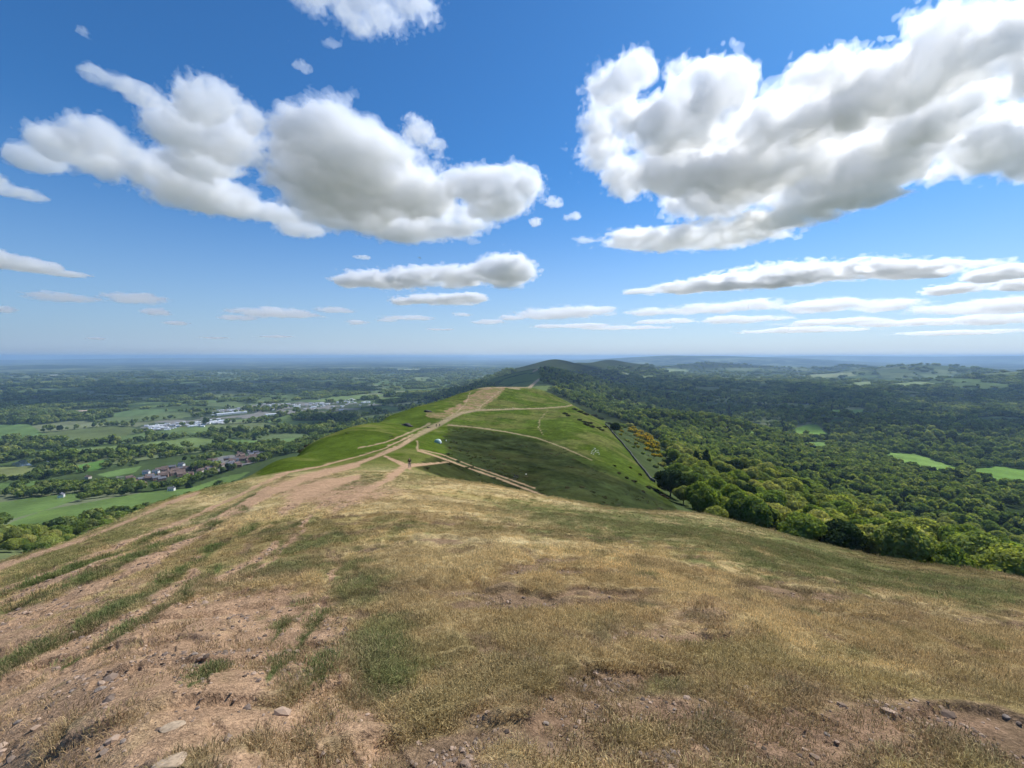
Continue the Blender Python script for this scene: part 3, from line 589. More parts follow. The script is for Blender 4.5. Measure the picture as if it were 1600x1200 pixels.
def crown_mesh(name,seed,nleaf,leaf,mat,shape='round',lobes=16,core=.74,mat2=None,share=.4):
    """crown of a tree of height 1 that stands on z=0: many leaf clumps laid over overlapping boughs"""
    rg=np.random.default_rng(seed); Cn=[];Rd=[]
    for k in range(lobes):
        if shape=='cone':
            z=.12+.84*(k/lobes); rad=.24*(1-z)+.03; a=rg.uniform(0,6.28); c=(math.cos(a)*rad*.5,math.sin(a)*rad*.5,z); q=rad*.95
        elif shape=='bush':
            a=rg.uniform(0,6.28); d=.42*math.sqrt(rg.random()); c=(math.cos(a)*d,math.sin(a)*d,rg.uniform(.25,.55)); q=rg.uniform(.22,.36)
        elif shape=='clump':
            a=rg.uniform(0,6.28); d=.75*math.sqrt(rg.random()); c=(math.cos(a)*d,math.sin(a)*d,rg.uniform(.3,.68)); q=rg.uniform(.24,.36)
        else:
            a=rg.uniform(0,6.28); u=rg.uniform(-1,1); d=math.sqrt(1-u*u)*rg.uniform(.6,1); c=(math.cos(a)*d*.29,math.sin(a)*d*.29,.60+u*.23); q=rg.uniform(.13,.21)
        Cn.append(c); Rd.append(q)
    Cn=np.array(Cn); Rd=np.array(Rd)
    if shape=='round': Cn=np.vstack([Cn,[0,0,.6]]); Rd=np.append(Rd,.26)
    V=[];T=[];Fq=[]
    got=0; pts=[];nr=[]
    while got<nleaf:
        k=rg.choice(len(Rd),size=nleaf*2,p=Rd**2/(Rd**2).sum()); d=rg.normal(size=(nleaf*2,3)); d/=np.linalg.norm(d,axis=1)[:,None]
        p=Cn[k]+d*(Rd[k]*rg.uniform(.86,1.06,len(k)))[:,None]
        dist=np.linalg.norm(p[:,None]-Cn[None],axis=2)/Rd[None]; ok=(dist.min(1)>.80)&(p[:,2]>.06)&((d[:,2]>-.55)|(rg.random(len(k))<.35))
        pts.append(p[ok]); nr.append(d[ok]); got+=ok.sum()
    p=np.concatenate(pts)[:nleaf]; d=np.concatenate(nr)[:nleaf]
    nn=d+rg.normal(size=d.shape)*.55; nn/=np.linalg.norm(nn,axis=1)[:,None]
    a=np.cross(nn,rg.normal(size=d.shape)); a/=np.linalg.norm(a,axis=1)[:,None]; b=np.cross(nn,a)
    s=leaf*rg.uniform(.6,1.3,len(p))[:,None]
    V=np.stack([p-a*s-b*s*.6,p+a*s*.9-b*s*.7+nn*s*.3,p+a*s+b*s*.7,p-a*s*.8+b*s*.8+nn*s*.25],1).reshape(-1,3)
    Q=np.arange(len(V)).reshape(-1,4); lob=rg.uniform(.78,1.22,len(Rd)); 
    near=np.linalg.norm(p[:,None]-Cn[None],axis=2).argmin(1)
    tone=np.repeat(lob[near]*rg.uniform(.75,1.25,len(p)),4)
    # boughs behind the leaves
    cv=(Cn[:,None]+ICO_V[None]*(Rd*core)[:,None,None]*rg.uniform(.85,1.1,(len(Rd),12,1))).reshape(-1,3); cf=(ICO_F[None]+12*np.arange(len(Rd))[:,None,None]).reshape(-1,3)
    nv=len(V); V=np.vstack([V,cv]); tone=np.concatenate([tone,np.repeat(lob,12)])
    loops=np.concatenate([Q.ravel(),(cf+nv).ravel()]); starts=np.concatenate([np.arange(0,Q.size,4),Q.size+np.arange(0,cf.size,3)])
    me=bpy.data.meshes.new(name); me.vertices.add(len(V)); me.vertices.foreach_set('co',V.astype(np.float32).ravel())
    me.loops.add(len(loops)); me.loops.foreach_set('vertex_index',loops.astype(np.int32)); me.polygons.add(len(starts)); me.polygons.foreach_set('loop_start',starts.astype(np.int32))
    me.materials.append(mat)
    if mat2: me.materials.append(mat2); me.polygons.foreach_set('material_index',np.concatenate([(rg.random(nleaf)<share).astype(np.int32),np.ones(len(cf),np.int32)]))
    me.update(calc_edges=True); add_tone(me,tone); return me
def tube(path,rad,n=6):
    V=[];F=[]; path=[np.array(p,float) for p in path]
    for i,p in enumerate(path):
        t=path[min(i+1,len(path)-1)]-path[max(i-1,0)]; t/=np.linalg.norm(t)+1e-9
        a=np.cross(t,(0,0,1) if abs(t[2])<.9 else (1,0,0)); a/=np.linalg.norm(a); b=np.cross(t,a)
        for k in range(n): V.append(p+rad[i]*(a*math.cos(6.2832*k/n)+b*math.sin(6.2832*k/n)))
    for i in range(len(path)-1):
        for k in range(n): F.append((i*n+k,i*n+(k+1)%n,(i+1)*n+(k+1)%n,(i+1)*n+k))
    F.append(tuple(range(n))[::-1]); F.append(tuple((len(path)-1)*n+k for k in range(n)))
    return V,F
def join(parts):
    V=[];F=[]
    for v,f in parts:
        o=len(V); V+=list(v); F+=[tuple(i+o for i in t) for t in f]
    return V,F
def py_mesh(name,V,F,mats,mi=None,smooth=False):
    me=bpy.data.meshes.new(name); me.from_pydata([tuple(float(c) for c in v) for v in V],[],F)
    for m in mats: me.materials.append(m)
    if mi is not None: me.polygons.foreach_set('material_index',mi)
    if smooth: me.polygons.foreach_set('use_smooth',[True]*len(F))
    me.update(); return me
def trunk_mesh(name,seed,h=.62,r0=.022):
    rg=np.random.default_rng(seed); parts=[tube([(0,0,-.06),(.005,0,.1),(rg.uniform(-.02,.02),rg.uniform(-.02,.02),.3),(0,0,h)],[r0*1.3,r0,r0*.8,r0*.35])]
    for k in range(5):
        a=rg.uniform(0,6.28); z=rg.uniform(.22,.45); l=rg.uniform(.12,.24)
        parts.append(tube([(0,0,z),(math.cos(a)*l*.5,math.sin(a)*l*.5,z+.08),(math.cos(a)*l,math.sin(a)*l,z+.2)],[r0*.5,r0*.35,r0*.12],5))
    V,F=join(parts); return py_mesh(name,V,F,[BARK])
NL=2600 if QUAL else 700
CROWNS=[crown_mesh('crown',300+k,NL,.023 if QUAL else .04,LEAF,lobes=14+2*k) for k in range(6)]
TRUNKS=[trunk_mesh('trunk',320+k) for k in range(3)]
CROWN_DARK=crown_mesh('crown',330,NL,.023,LEAFD,lobes=20); CROWN_CON=crown_mesh('crown',331,NL,.016,LEAFD,'cone',26)
SMALL=[crown_mesh('distant_crown',340+k,150,.075,LEAFF,'round',8,.8) for k in range(3)]+[crown_mesh('distant_copse',350+k,190,.10,LEAFF,'clump',9,.85) for k in range(3)]
# what the viewer can see past: highest sight line reached before each ring
TM=np.maximum.accumulate((gz/np.maximum(gr,.05)).reshape(NA,NR)[:,20:],axis=1)
def sight(x,y,ztop):
    r=np.hypot(x,y); ph=np.arctan2(x,y); i=np.clip(np.searchsorted(PHD,ph),0,len(PHD)-1); j=np.clip(((np.log(r*.985/1.2)/DL)+14-20).astype(int),0,NR-21)
    return ztop/r-TM[i,j]
def scatter(r0,r1,ph0,ph1,sp,seed):
    """jittered points spaced sp metres apart in a sector"""
    rg=np.random.default_rng(seed); m=r1
    xs=np.arange(-m,m,sp); X,Y=np.meshgrid(xs,xs[xs>0]); X=X.ravel()+rg.uniform(-.42,.42,X.size)*sp; Y=Y.ravel()+rg.uniform(-.42,.42,Y.size)*sp
    r=np.hypot(X,Y); ph=np.arctan2(X,Y); k=(r>r0)&(r<r1)&(ph>ph0)&(ph<ph1); return X[k],Y[k]
WB=([560,598,612,628,640,655,668,690,735,770,800],[834,846,862,893,925,965,1000,1032,1054,1070,1092])
def in_named(px,py,x,y):
    m=np.zeros(px.shape,bool)
    for P,c in FIELDS: m|=inpoly(px,py,P)
    return m
def wood_here(x,y,z,right_only=False):
    r=np.hypot(x,y); px,py=project(x,y,z); wd=woodiness(x,y); idv,ed=farmland(x,y); ph=np.arctan2(x,y)
    dens=fbm(x,y,120,3,151)
    home=(px>np.interp(py,*WB))&(r>116)&(r<1250)&(z>-186+0*r)&((px>1066)|(r>186))
    home&=(dens>-.45)&((fbm(x,y,34,2,159)>-.42)|(r>430))
    farm=((idv*37)%1.0<.13)|(wd+((idv*13)%1-.5)*.5>.33)
    hedge=(ed<6+r*.0016)&(fbm(x,y,45,2,153)>-.25)
    vil=np.zeros(len(x),bool)
    side=(r>1250)&(ph>.06)&(ph<.75)&(z>-186)&(r<3600)&(dens+.9*wd>-.10)
    leftslope=(ph<.0)&(((z<-100)&(z>-150)&(dens>-.12))|((r>330)&(r<1500)&(z<-140)&(fbm(x,y,75,3,157)+.5*wd>.02)))
    rightv=(ph>.1)&(r>=1250)&(r<9000)&((dens+wd*.8>.16)|hedge)
    m=home|(((r>330)&((z<-150)|(r>1500))&(farm|hedge))|side|leftslope|rightv)
    m&=~in_named(px,py,x,y)&(px>-60)&(px<1660)
    for P in TOWN: m&=~(inpoly(px,py,P)&(dens<.12))
    for lx,ly,ra,rb,ang,lev in LAKES: m&=np.hypot(x-lx,y-ly)>rb*1.2
    m&=~((r>1100)&(r<2450)&(ph<.075+.03*fbm(x,y,60,3,171))&(ph>-.12)&(z>-125))&~((r>2300)&(z>-112)&(ph<.40)&(ph>-.15))
    return m&(~((ph<.2)&(r<300))|home)
pts=[]
rgT=np.random.default_rng(77)
for (r0,r1,p0,p1,sp,hm,lod) in ((100,430,-1.0,1.02,8.6,9.5,0),(430,1100,-1.0,1.02,10,10.5,1),(1100,2400,-1.0,1.02,15,13,1),(2400,4500,-1.0,1.02,23,15,2),(4500,9000,-1.0,1.02,42,19,2)):
    x,y=scatter(r0,r1,p0,p1,sp*(1 if QUAL else 1.7),int(r0)); z=Z(x,y); k=wood_here(x,y,z)&((r0<2000)|(rgT.random(len(x))<np.where(x>0,.62 if r0<4000 else .40,.8 if r0<4000 else .55))); x,y,z=x[k],y[k],z[k]
    h=hm*np.exp(rgT.normal(0,.27,len(x)))*(1+.35*fbm(x,y,60,2,155)); h=np.minimum(h,12.5 if r0<1000 else 40); k=sight(x,y,z+h)>-.004; x,y,z,h=x[k],y[k],z[k],h[k]
    pts.append(np.stack([x,y,z,h,np.full(len(x),lod)],1))
pts=np.concatenate(pts); print('trees',len(pts),time.time()-T0)
# special trees of the photo (column, row of the foot, distance, height, kind, label)
SPECIAL=[(1047,788,181,11.5,'dark','dark round bushy tree alone at the edge of the hillside wood above the grass'),
 (1088,712,300,15,'con','left of two dark pointed conifers standing close together in the wood'),
 (1103,714,292,17,'con','right and taller of two dark pointed conifers standing close together in the wood'),
 (961,672,330,8,'dark','small dark round tree at the top end of the long wall'),
 (1312,862,118,9.5,'dark','very dark round tree just behind the right grass edge'),
 (1185,815,135,9,'dark','dark narrow tree standing at the lower right edge of the wood'),
 (1068,782,170,8,'tree','olive tree next to the dark round tree at the wood edge')]
def put_tree(x,y,z,h,crown,trunk,label,group,name='broadleaf_tree',cat='tree',wide=1.0,rot=None):
    e=bpy.data.objects.new(name,None); C.objects.link(e); e.empty_display_size=1; e.location=(x,y,z); rot=rgT.uniform(0,6.28) if rot is None else rot
    e.rotation_euler=(0,0,rot); e.scale=(h*wide,h*wide,h); e['label']=label; e['category']=cat
    if group: e['group']=group
    link('crown',crown,e); 
    if trunk: link('trunk',trunk,e)
    return e
sp_xy=[]
for px,py,r,h,kind,lab in SPECIAL:
    x,y,_=at(px,r,py); z=float(Z(np.array([x]),np.array([y]))[0]); sp_xy.append((x,y))
    put_tree(x,y,z,h,{'dark':CROWN_DARK,'con':CROWN_CON,'tree':CROWNS[3]}[kind],TRUNKS[0],lab,None,name='conifer' if kind=='con' else 'broadleaf_tree',wide=1.25 if kind=='dark' else 1.1)
for x0,y0 in sp_xy: pts=pts[np.hypot(pts[:,0]-x0,pts[:,1]-y0)>5.5]
size=pts[:,3]/np.hypot(pts[:,0],pts[:,1])
ppx,ppy=project(pts[:,0],pts[:,1],pts[:,2]+pts[:,3]*.6)
vis=sight(pts[:,0],pts[:,1],pts[:,2]+pts[:,3]*.72); inside=(ppx>5)&(ppx<1595)&(vis>.002)
order=np.argsort(-np.where(inside,size*np.clip(vis*40,.4,1),0)); one=order[:(285 if QUAL else 120)]
for i in one:
    x,y,z,h,_=pts[i]
    lft=x<0
    if rgT.random()<.10 and not lft:
        put_tree(x,y,z-.3,h*.9,CROWN_DARK,TRUNKS[rgT.integers(3)],'dark leafy tree, one of the darkest crowns in the hillside wood','dark trees of the hillside wood',wide=rgT.uniform(1.0,1.3)); continue
    put_tree(x,y,z-.3,h,CROWNS[rgT.integers(6)],TRUNKS[rgT.integers(3)],
      'leafy green tree in the scrub at the foot of the left slope' if lft else 'leafy green tree, one of many in the wood on the right slope','trees at the foot of the left slope' if lft else 'trees of the hillside wood on the right',wide=rgT.uniform(.95,1.3))
mask=np.ones(len(pts),bool); mask[one]=False; rest=pts[mask]
def instancer(name,P,protos,idx,scale,rot,extra=None,label=None,tilt=None):
    """one object: prototype meshes set on points by geometry nodes"""
    me=bpy.data.meshes.new(name); me.vertices.add(len(P)); me.vertices.foreach_set('co',P.astype(np.float32).ravel())
    for nme,typ,val in (('idx','INT',idx),('sc','FLOAT_VECTOR',scale),('rot','FLOAT_VECTOR',rot))+tuple(extra or ()):
        a=me.attributes.new(nme,typ,'POINT'); a.data.foreach_set('value' if typ in('INT','FLOAT') else ('color' if 'COLOR' in typ else 'vector'),np.ascontiguousarray(val,np.int32 if typ=='INT' else np.float32).ravel())
    o=link(name,me,kind='stuff')
    ng=bpy.data.node_groups.new(name+'_nodes','GeometryNodeTree'); ng.interface.new_socket('Geometry',in_out='INPUT',socket_type='NodeSocketGeometry'); ng.interface.new_socket('Geometry',in_out='OUTPUT',socket_type='NodeSocketGeometry')
    A=ng.nodes.new; gi=A('NodeGroupInput'); go=A('NodeGroupOutput'); iop=A('GeometryNodeInstanceOnPoints'); g2i=A('GeometryNodeGeometryToInstance')
    for pr in reversed(protos):
        oi=A('GeometryNodeObjectInfo'); oi.inputs['Object'].default_value=pr; oi.inputs['As Instance'].default_value=False; ng.links.new(oi.outputs['Geometry'],g2i.inputs[0])
    def att(n,t):
        x=A('GeometryNodeInputNamedAttribute'); x.data_type=t; x.inputs['Name'].default_value=n; return x.outputs['Attribute']
    ng.links.new(gi.outputs[0],iop.inputs['Points']); ng.links.new(g2i.outputs[0],iop.inputs['Instance']); iop.inputs['Pick Instance'].default_value=True
    ng.links.new(att('idx','INT'),iop.inputs['Instance Index']); ng.links.new(att('sc','FLOAT_VECTOR'),iop.inputs['Scale'])
    e2r=A('FunctionNodeEulerToRotation'); ng.links.new(att('rot','FLOAT_VECTOR'),e2r.inputs[0]); ng.links.new(e2r.outputs[0],iop.inputs['Rotation']); ng.links.new(iop.outputs[0],go.inputs[0])
    md=o.modifiers.new('scatter','NODES'); md.node_group=ng; return o
def proto(me):
    o=bpy.data.objects.new(me.name+'_source',me); return o       # never linked to the scene: only the copies show
PR_DK=proto(crown_mesh('dark_distant_crown',361,150,.075,LEAFD,'round',8,.8)); PR_CN=proto(crown_mesh('dark_distant_conifer',362,150,.05,LEAFD,'cone',14,.8)); PR_N=[proto(m) for m in CROWNS]; PR_F=[proto(m) for m in SMALL]
for lod in (0,1,2):
    q=rest[rest[:,4]==lod]
    if not len(q): continue
    k=len(q); wide=rgT.uniform(.95,1.35,k)
    if lod==0: ps,idx=PR_N,rgT.integers(0,6,k)
    elif lod==1 and q is None: pass
    elif lod==1: ps,idx=PR_F[:3]+[PR_DK,PR_CN],np.where(rgT.random(k)<.10,3+rgT.integers(0,2,k),rgT.integers(0,3,k))
    else: ps,idx=PR_F[3:],rgT.integers(0,3,k)
    sc=np.stack([q[:,3]*wide,q[:,3]*wide,q[:,3]],1); rot=np.stack([0*wide,0*wide,rgT.uniform(0,6.28,k)],1)
    instancer('woodland',q[:,:3]-[0,0,.4],ps,idx,sc,rot)
print('trees placed',time.time()-T0)
# ---------------------------------------------------------------- turf, stones and shrubs
def inst_color_material(name,trans=.3,gain=1.0):
    m,nt,N=new_mat(name); L=nt.links.new; out=N('ShaderNodeOutputMaterial'); a=N('ShaderNodeAttribute',attribute_type='INSTANCER',attribute_name='gcol')
    tn=N('ShaderNodeAttribute',attribute_name='tone'); v=N('ShaderNodeVectorMath',operation='SCALE'); L(a.outputs['Color'],v.inputs[0]); L(tn.outputs['Fac'],v.inputs['Scale'])
    d=N('ShaderNodeBsdfDiffuse'); L(v.outputs[0],d.inputs[0])
    if trans:
        t=N('ShaderNodeBsdfTranslucent'); L(v.outputs[0],t.inputs[0]); mx=N('ShaderNodeMixShader'); mx.inputs[0].default_value=trans; L(d.outputs[0],mx.inputs[1]); L(t.outputs[0],mx.inputs[2]); L(mx.outputs[0],out.inputs[0])
    else: L(d.outputs[0],out.inputs[0])
    return m
BLADE=inst_color_material('grass_blades',.3); PEB=inst_color_material('pebbles',0)
def tuft_mesh(name,seed,nb,hgt,spread,lean,wd):
    rg=np.random.default_rng(seed); V=[];F=[];T=[]
    for k in range(nb):
        a=rg.uniform(0,6.28); d=spread*math.sqrt(rg.random()); x,y=math.cos(a)*d,math.sin(a)*d; h=hgt*rg.uniform(.5,1.2); ln=lean*rg.uniform(.3,1.3)*h
        ta=a+rg.uniform(-1,1); lx,ly=math.cos(ta)*ln-.25*lean*h,math.sin(ta)*ln; w=wd*rg.uniform(.7,1.3); px_,py_=-math.sin(ta)*w,math.cos(ta)*w; t=rg.uniform(.65,1.4); o=len(V)
        for s,ww,zz in ((0,1,0-.01),(.35,.8,.55*h),(1,.12,h*(1-.35*min(1,ln/h)))):
            V.append((x+lx*s-px_*ww,y+ly*s-py_*ww,zz)); V.append((x+lx*s+px_*ww,y+ly*s+py_*ww,zz)); T+=[t,t]
        F+=[(o,o+1,o+3,o+2),(o+2,o+3,o+5,o+4)]
    me=py_mesh(name,V,F,[BLADE]); add_tone(me,np.array(T)); return me
TUFTS=[tuft_mesh('turf_tuft',400+k,60,.017,.085,1.5,.0015) for k in range(3)]+[tuft_mesh('long_tuft',410+k,60,.032,.095,1.0,.0018) for k in range(3)]
def stone_mesh(name,seed,flat=.6,mat=None,n=2,jag=.25):
    import bmesh
    bm=bmesh.new(); bmesh.ops.create_icosphere(bm,subdivisions=n,radius=1); rg=np.random.default_rng(seed); dirs=rg.normal(size=(9,3)); dirs/=np.linalg.norm(dirs,axis=1)[:,None]; cut=rg.uniform(.55,.9,9)
    for v in bm.verts:
        p=np.array(v.co); 
        for d,c in zip(dirs,cut):
            q=p@d
            if q>c: p=p-d*(q-c)*.95
        p=p*(1+jag*.3*math.sin(p[0]*5+seed)*math.cos(p[1]*4)); p[2]*=flat; v.co=p
    me=bpy.data.meshes.new(name); bm.to_mesh(me); bm.free(); me.materials.append(mat); return me
STONES=[stone_mesh('pebble',430+k,.6,PEB,1) for k in range(4)]
for s_ in STONES: add_tone(s_,np.full(len(s_.vertices),1.0))
rg=np.random.default_rng(5)
def sector(n,r0,r1,pw=1.0,half=1.12):
    ph=rg.uniform(-half,half,n); r=(r0**(2-pw)+(r1**(2-pw)-r0**(2-pw))*rg.random(n))**(1/(2-pw)); return np.sin(ph)*r,np.cos(ph)*r,r
K=1 if QUAL else .3
X=[];Y=[];R=[]
for n,r0,r1 in ((22000,1.0,4),(35000,4,10),(37000,10,26),(22000,26,62)):
    x,y,r=sector(int(n*K),r0,r1,.6); X.append(x);Y.append(y);R.append(r)
X=np.concatenate(X);Y=np.concatenate(Y);R=np.concatenate(R); Zp=Z(X,Y); cc,_,cl=cover(X,Y,Zp,np.hypot(X,Y))
green=np.clip((cc[:,1]/cc[:,0]-.78)/.5,0,1); clump=fbm(X,Y,.5,3,171)
rat=cc[:,1]/cc[:,0]; keep=(rg.random(len(X))<np.clip(np.where(rat<.675,.03,.10)+green*1.3+.60*(cc[:,1]/cc[:,0]>.69)+.2*clump,0,1))&(cl==0)
qx,qy=project(X,Y,Zp); keep&=(qx>-420)&(qx<2020)&(qy<2200)
X,Y,Zp,R,cc,green,clump=(a[keep] for a in (X,Y,Zp,R,cc,green,clump)); n=len(X)
lng=(green+.5*clump+.5*rg.random(n)>.85); idx=np.where(lng,3,0)+rg.integers(0,3,n)
sc=(1+R/14)*rg.uniform(.6,1.4,n)*(1+.45*clump)*np.where(lng,.62+.45*green,.9); hz_=sc*np.where(R>26,.8,1)
gc=cc*rg.uniform(.9,1.8,n)[:,None]*1.12; dry=(cc[:,1]/cc[:,0]<.69); gc[dry]=gc[dry]*.35+np.array((.36,.27,.125))*.65*rg.uniform(.7,1.2,dry.sum())[:,None]; pale=rg.random(n)<.14; gc[pale]=np.array((.40,.31,.15))*rg.uniform(.7,1.1,pale.sum())[:,None]
tl=np.stack([rg.uniform(-.3,.3,n),rg.uniform(-.3,.3,n)-.1,rg.uniform(0,6.28,n)],1)
instancer('grass',np.stack([X,Y,Zp-.004],1),[proto(m) for m in TUFTS],idx,np.stack([sc,sc,hz_],1),tl,extra=(('gcol','FLOAT_COLOR',np.concatenate([gc,np.ones((n,1))],1)),))
print('turf',n,time.time()-T0)
x,y,r=sector(int(85000*K),1.5,26,1.3); z=Z(x,y); c2,_,cl=cover(x,y,z,r); brown=c2[:,1]/c2[:,0]<.675
gr2=fbm(x,y,.6,3,181); k=brown&(rg.random(len(x))<.12+.75*(gr2>.12)); qx,qy=project(x,y,z); k&=(qx>-300)&(qx<1900)
x,y,z,r,c2=x[k],y[k],z[k],r[k],c2[k]; n=len(x); s=np.exp(rg.normal(-4.75,.5,n))*(1+r/14); s=np.clip(s,.004,.05)
pc=np.where((rg.random(n)<.45)[:,None],np.array((.22,.165,.125)),np.array((.38,.27,.19)))*rg.uniform(.5,1.25,n)[:,None]
instancer('gravel',np.stack([x,y,z+s*.1],1),[proto(m) for m in STONES],rg.integers(0,4,n),np.stack([s*rg.uniform(.8,1.5,n),s,s],1),np.stack([rg.uniform(-.4,.4,n),rg.uniform(-.4,.4,n),rg.uniform(0,6.28,n)],1),extra=(('gcol','FLOAT_COLOR',np.concatenate([pc,np.ones((n,1))],1)),))
print('gravel',n)
ROCKG=plain_material('grey_stone',(.25,.195,.15),.85,.35,5); ROCKP=plain_material('sandstone',(.42,.31,.20),.85,.3,4); ROCKD=plain_material('dark_rock',(.075,.062,.055),.9,.4,2); CHALK=plain_material('pale_stone',(.70,.68,.58),.8,.15,3)
SM=[stone_mesh('stone',450+k,.62,ROCKG,3,.3) for k in range(6)]
ST=[(747,1112,6),(745,1121,5),(778,1128,4),(824,1082,7),(850,1100,5),(852,1119,11),(878,1112,5),(884,1108,5),(914,1056,6),(910,1063,7),(963,1063,8),(983,1062,5),(967,1097,6),(998,1123,9),(1009,1130,8),(1011,1104,5),(988,1118,6),(1054,1111,6),(1051,1186,12),(914,1184,7),(790,1165,6),(897,1135,6),(750,1017,6),(788,986,5),(974,981,5),(990,980,4),
 (1166,1082,9),(1181,1091,8),(1134,1105,8),(1293,1156,9),(1183,1182,8),(1080,1156,9),(1426,1161,9),(1454,1156,9),(1472,1156,10),(1531,1147,12),(1573,1121,10),(1286,1031,7),(1348,1004,4),(1167,1062,5),(1106,1179,7),(1498,1160,8),(1257,1154,6),
 (304,1027,9),(388,1021,8),(317,1067,9),(157,1086,13),(191,1147,9),(112,1083,7),(930,1176,6),(945,1185,5),(1462,1168,6),(1120,1190,7),(880,1121,4),(1002,1115,5),(222,1046,5),(243,1010,5),(30,1128,12)]
for i,(px,py,w) in enumerate(ST):
    g=ground(px,py)
    if g is None: continue
    s=w/F_PX*g[1]*.5/CP*1.05
    o=link('stone',SM[i%6],None,label='loose angular grey stone lying on the trampled hilltop earth',category='stone',group='loose stones on the hilltop'); o.location=(g[0],g[1],g[2]+s*.18); o.scale=(s*1.15,s,s*.95); o.rotation_euler=(rg.uniform(-.25,.25),rg.uniform(-.25,.25),rg.uniform(0,6.28))
for px,py,w,lab in ((271,1121,36,'flat tan stone slab set in the bare earth left of the middle'),(268,1191,50,'pale tan stone slab at the very bottom edge of the picture')):
    g=ground(px,py); s=w/F_PX*g[1]*.5
    o=link('stone_slab',stone_mesh('stone_slab',470+int(px),.22,ROCKP,3,.1),None,label=lab,category='stone'); o.location=(g[0],g[1],g[2]+s*.02); o.scale=(s*1.1,s*.75,s*.8); o.rotation_euler=(-.1,.05,.3)
# gorse in flower and dark shrubs
BUSH_G=[crown_mesh('bush_foliage',480+k,900 if QUAL else 300,.06,GORSE,'bush',9,mat2=LEAFD,share=.38) for k in range(3)]; BUSH_L=[crown_mesh('bush_foliage',465+k,700 if QUAL else 300,.07,LEAF,'bush',9) for k in range(3)]; BUSH_H=[crown_mesh('heather_clump',460+k,220,.13,HEATHM,'bush',6) for k in range(3)]; BUSH_D=[crown_mesh('bush_foliage',490+k,700 if QUAL else 300,.07,SCRUB,'bush',9) for k in range(3)]
def bush(px,py,w,kind,lab,grp,name,cat,tall=.8,r=None):
    if r is None:
        g=ground(px,py)
        if g is None: return
    else:
        x,y,_=at(px,r,py); g=(x,y,float(Z(np.array([x]),np.array([y]))[0]))
    s=w/F_PX*g[1]; o=link(name,kind[rg.integers(3)],None,label=lab,category=cat)
    if grp: o['group']=grp
    o.location=(g[0],g[1],g[2]-.1*s); o.scale=(s,s,s*tall); o.rotation_euler=(0,0,rg.uniform(0,6.28))
GO=[(988,676,11),(995,682,10),(1000,676,8),(1003,686,12),(1009,681,9),(1012,689,12),(1017,685,9),(1019,694,12),(1006,693,9),(1013,698,11),(1022,701,12),(1025,694,8),(1027,707,10),(1018,706,9),(1010,703,8),(997,690,8),(984,671,6),(990,669,6),(1029,713,8),(1022,713,8),(996,699,6),(971,675,6),(969,680,5),(993,694,6),(1055,712,9),(1062,716,8),(1067,711,7),(1075,720,7)]
for px,py,w in GO: bush(px,py,w*1.05,BUSH_G,'gorse bush covered in bright yellow flowers on the slope beyond the wall','gorse bushes in flower beyond the wall','gorse_bush','bush')
DK=[(884,647,7),(888,650,6),(905,657,6),(912,660,6),(917,664,8),(922,662,7),(925,667,7),(935,669,6),(940,672,6),(950,662,7),(937,655,9),(928,650,8),(945,668,6),(985,731,5),(960,728,5),(1000,742,6),(1012,763,8),(1024,768,8),(1034,776,8),(1042,780,7),(990,754,7),(978,748,6),(1055,800,8),(898,640,7),(905,644,8),(915,648,9),(1040,760,8),(1050,770,7),(1030,742,7),(1036,730,7),(1005,770,6),(967,740,6)]
for px,py,w in DK: bush(px,py,w*1.1,BUSH_D,'low dark heather shrub on the flank of the green hill','dark shrubs on the green hill','shrub','shrub',.5)
for px,py,w in [(968,672,7),(975,668,8),(983,667,8),(1036,712,9),(1040,722,9),(1034,728,8),(1044,735,9),(1050,745,9),(1032,740,7),(1024,730,6),(1014,720,6),(1004,710,5),(1041,755,8),(1052,758,10),(1046,766,8),(980,690,5),(990,700,5),(1026,748,8),(1033,755,8),(1036,765,7),(998,664,9),(1010,668,10),(1022,676,10),(1030,686,10)]: bush(px,py,w*1.3,BUSH_L,'round green bush on the strip between the wall and the wood','green bushes between wall and wood','bush','bush',.8)
LE=[(350,756,14,120),(362,750,14,124),(376,745,15,128),(388,741,12,132),(400,737,12,135),(412,731,12,138),(335,762,12,118),(463,708,11,165),(474,704,13,168),(485,699,13,172),(495,696,9,176),(540,681,9,225),(552,676,9,235),(530,684,8,220),(568,668,7,262),(449,714,9,158)]
for px,py,w,r in LE: bush(px,py,w,BUSH_D,'dark brown gorse shrub on the brow of the left slope','shrubs along the left brow','shrub','shrub',.55,r=r)
# heathery tussocks on the flank painted as shaded and scrub on the left slope
x,y=scatter(75,560,-.75,.75,3.4 if QUAL else 9,777); z=Z(x,y); cc,_,cl=cover(x,y,z,np.hypot(x,y)); qx,qy=project(x,y,z)
k=(cl==0)&(cc[:,1]<.075)&(fbm(x,y,14,3,191)>.08)&((qx<640)|(qx>660))&~inpoly(qx,qy,HOLD['lush'])&(z>-110)&(rg.random(len(x))<.8)
x,y,z=x[k],y[k],z[k]; n=len(x); s=rg.uniform(.4,1.15,n)
instancer('heather',np.stack([x,y,z-.1],1),[proto(m) for m in BUSH_H],rg.integers(0,3,n),np.stack([s*1.4,s*1.4,s*.38],1),np.stack([0*s,0*s,rg.uniform(0,6.28,n)],1)); print('heather',n,time.time()-T0)
